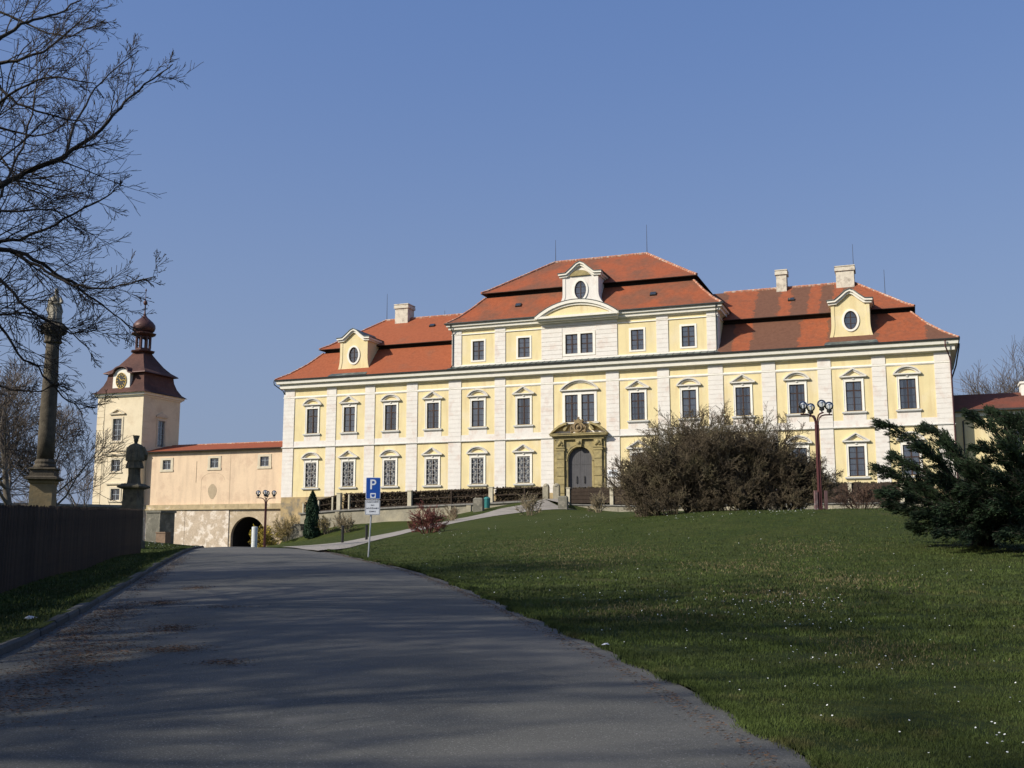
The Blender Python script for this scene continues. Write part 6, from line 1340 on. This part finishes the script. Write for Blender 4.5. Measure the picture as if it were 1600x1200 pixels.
for px, py, Y, n in cl:
    p = at(px, py, Y)
    for k in range(int(n*.9)): C_.append((p.x+random.gauss(0, Y*.022), p.y+random.gauss(0, Y*.02), .007+.00018*Y))
for k in range(170):
    y = 6*math.exp(random.random()*math.log(10)); x = float(xR(y))+random.random()*(y*.5-float(xR(y))); C_.append((x, y, .006+.00017*y))
C_ = np.array(C_); zz_ = H(C_[:, 0], C_[:, 1])+.045*np.clip(C_[:, 1]/14, .8, 2); n = len(C_); t = np.arange(6)*math.pi/3
tx, ty = rng.normal(0, .25, n), rng.normal(0, .25, n)-.25
cx_ = C_[:, :1]+C_[:, 2:]*np.cos(t)[None]; cy_ = C_[:, 1:2]+C_[:, 2:]*np.sin(t)[None]; cz3 = zz_[:, None]+(tx[:, None]*np.cos(t)-ty[:, None]*np.sin(t))*C_[:, 2:]
o = np_mesh('daisies', np.stack([cx_, cy_, cz3], -1).reshape(-1, 3), np.arange(6*n).reshape(n, 6), M['bloom'], nside=6); tag(o, 'small white daisies scattered through the lawn', 'daisies', kind='stuff')
# brown needle litter along the kerb on the road
def litter():
    X = []; Y = []
    cs = [(1.0, 11.5, .5, 3.0, 2600), (.4, 14, .35, 2, 1400), (.5, 17, .4, 2, 1400), (1.6, 14.5, .3, .5, 500), (1.1, 18.5, .35, .6, 600), (1.9, 12.3, .35, .35, 500), (.3, 25, .25, 5, 1500), (.3, 33, .25, 6, 900), (2.6, 11.2, .25, .25, 220), (1.5, 22, .3, .6, 300), (1.2, 9, .6, 1.5, 900), (2.2, 17.6, .5, .25, 160)]
    for y0 in np.arange(6, 44, 1.6): cs.append((-1.0, y0, .12, 1.6, 130))
    for o_, y0, sx, sy, n in cs:
        y = rng.normal(y0, sy*.5, n); X.append(xR(y)-.22-np.abs(rng.normal(0, sx, n)) if o_ < 0 else xL(y)+.05+np.abs(rng.normal(o_, sx*.6, n))); Y.append(y)
    return np.concatenate(X), np.concatenate(Y)
x, y = litter(); n = len(x); k = x < xR(y)-.2; x, y = x[k], y[k]; n = len(x); ff = np.clip((x-xL(y))/(xR(y)-xL(y)), 0, 1); z = zR(y)+.05*np.sin(np.pi*ff)+.012
a = rng.uniform(0, 6.283, n); l = rng.uniform(.008, .035, n); w_ = .004
P0 = np.stack([x-np.cos(a)*l, y-np.sin(a)*l, z], 1); P1 = np.stack([x+np.cos(a)*l, y+np.sin(a)*l, z+.006], 1); P2 = np.stack([x-np.sin(a)*w_*2, y+np.cos(a)*w_*2, z+.008], 1)
o = np_mesh('litter', np.stack([P0, P1, P2], 1).reshape(-1, 3), np.arange(3*n).reshape(n, 3), M['litter']); tag(o, 'brown needles and dry leaves gathered along the kerb on the road', 'litter', kind='stuff')
for k, (px, py, Y, s_, lab, m_) in enumerate(((48, 971, 15.6, .16, 'crumpled pale scrap of paper on the left verge', 'paper'), (946, 1020, 12.7, .05, 'small white scrap lying on the right road edge', 'paper'))):
    p = at(px, py, Y); g = G(); random.seed(90+k); n = 9; vs = [(random.uniform(-s_, s_), random.uniform(-s_*.5, s_*.5), random.uniform(0, s_*.5)) for _ in range(n)]
    g.add([(-s_, 0, 0), (-s_*.3, s_*.5, .01), (s_*.6, s_*.4, .02), (s_, -.1*s_, 0), (s_*.2, -s_*.5, .01), (-s_*.5, -s_*.4, 0), (-.2*s_, 0, s_*.4), (.4*s_, .05*s_, s_*.3)], [(0, 5, 6), (5, 4, 6), (4, 7, 6), (4, 3, 7), (3, 2, 7), (2, 1, 6, 7), (1, 0, 6)])
    g.build('paper_scrap', M[m_], None, loc=(p.x, p.y, h1(p.x, p.y)+.03), label=lab, cat='paper')
# ------------------------------------------------------------------ tall trees beside and behind the viewer that shade the near ground
big = dict(wob=.12, up=[.02, .10, .06, .03], n=[12, 8, 5, 4], t0=.2, ang=(.45, .95), len=(.48, .75), rr=.52, rmin=.014, tip=.3, split=2)
shade = []
for k, (x, y, hh, lab) in enumerate(((-13, 3.5, 21, 'big bare lime off the left edge at the near end of the fence'), (-17.5, 17, 20, 'big bare lime off the left edge halfway along the fence'))):
    shade.append(bare_tree('lime_tree', (x, y, h1(x, y)), hh, 80+k, lab, M['bark'], M['twig'], big, .35, 4, group='lime trees along the fence'))
for k, (x, y, rz, lab) in enumerate(((-15, -4, 1.2, 'big bare lime behind the viewer on the left'), (-20.5, 24.5, 2.5, 'big bare lime off the left edge before the column'), (-19, 9, 3.6, 'big bare lime set back from the near fence'), (-21, 0, 4.7, 'big bare lime set back behind the viewer'), (-25, 31, .8, 'farthest big bare lime off the left edge'), (-26, 15, 5.6, 'big bare lime in the second row behind the fence'), (-12, -12, 2.9, 'bare lime farthest behind the viewer'))):
    o = copy_tree(shade[k % 2], None, (x, y, h1(x, y)), rz); o['label'] = lab
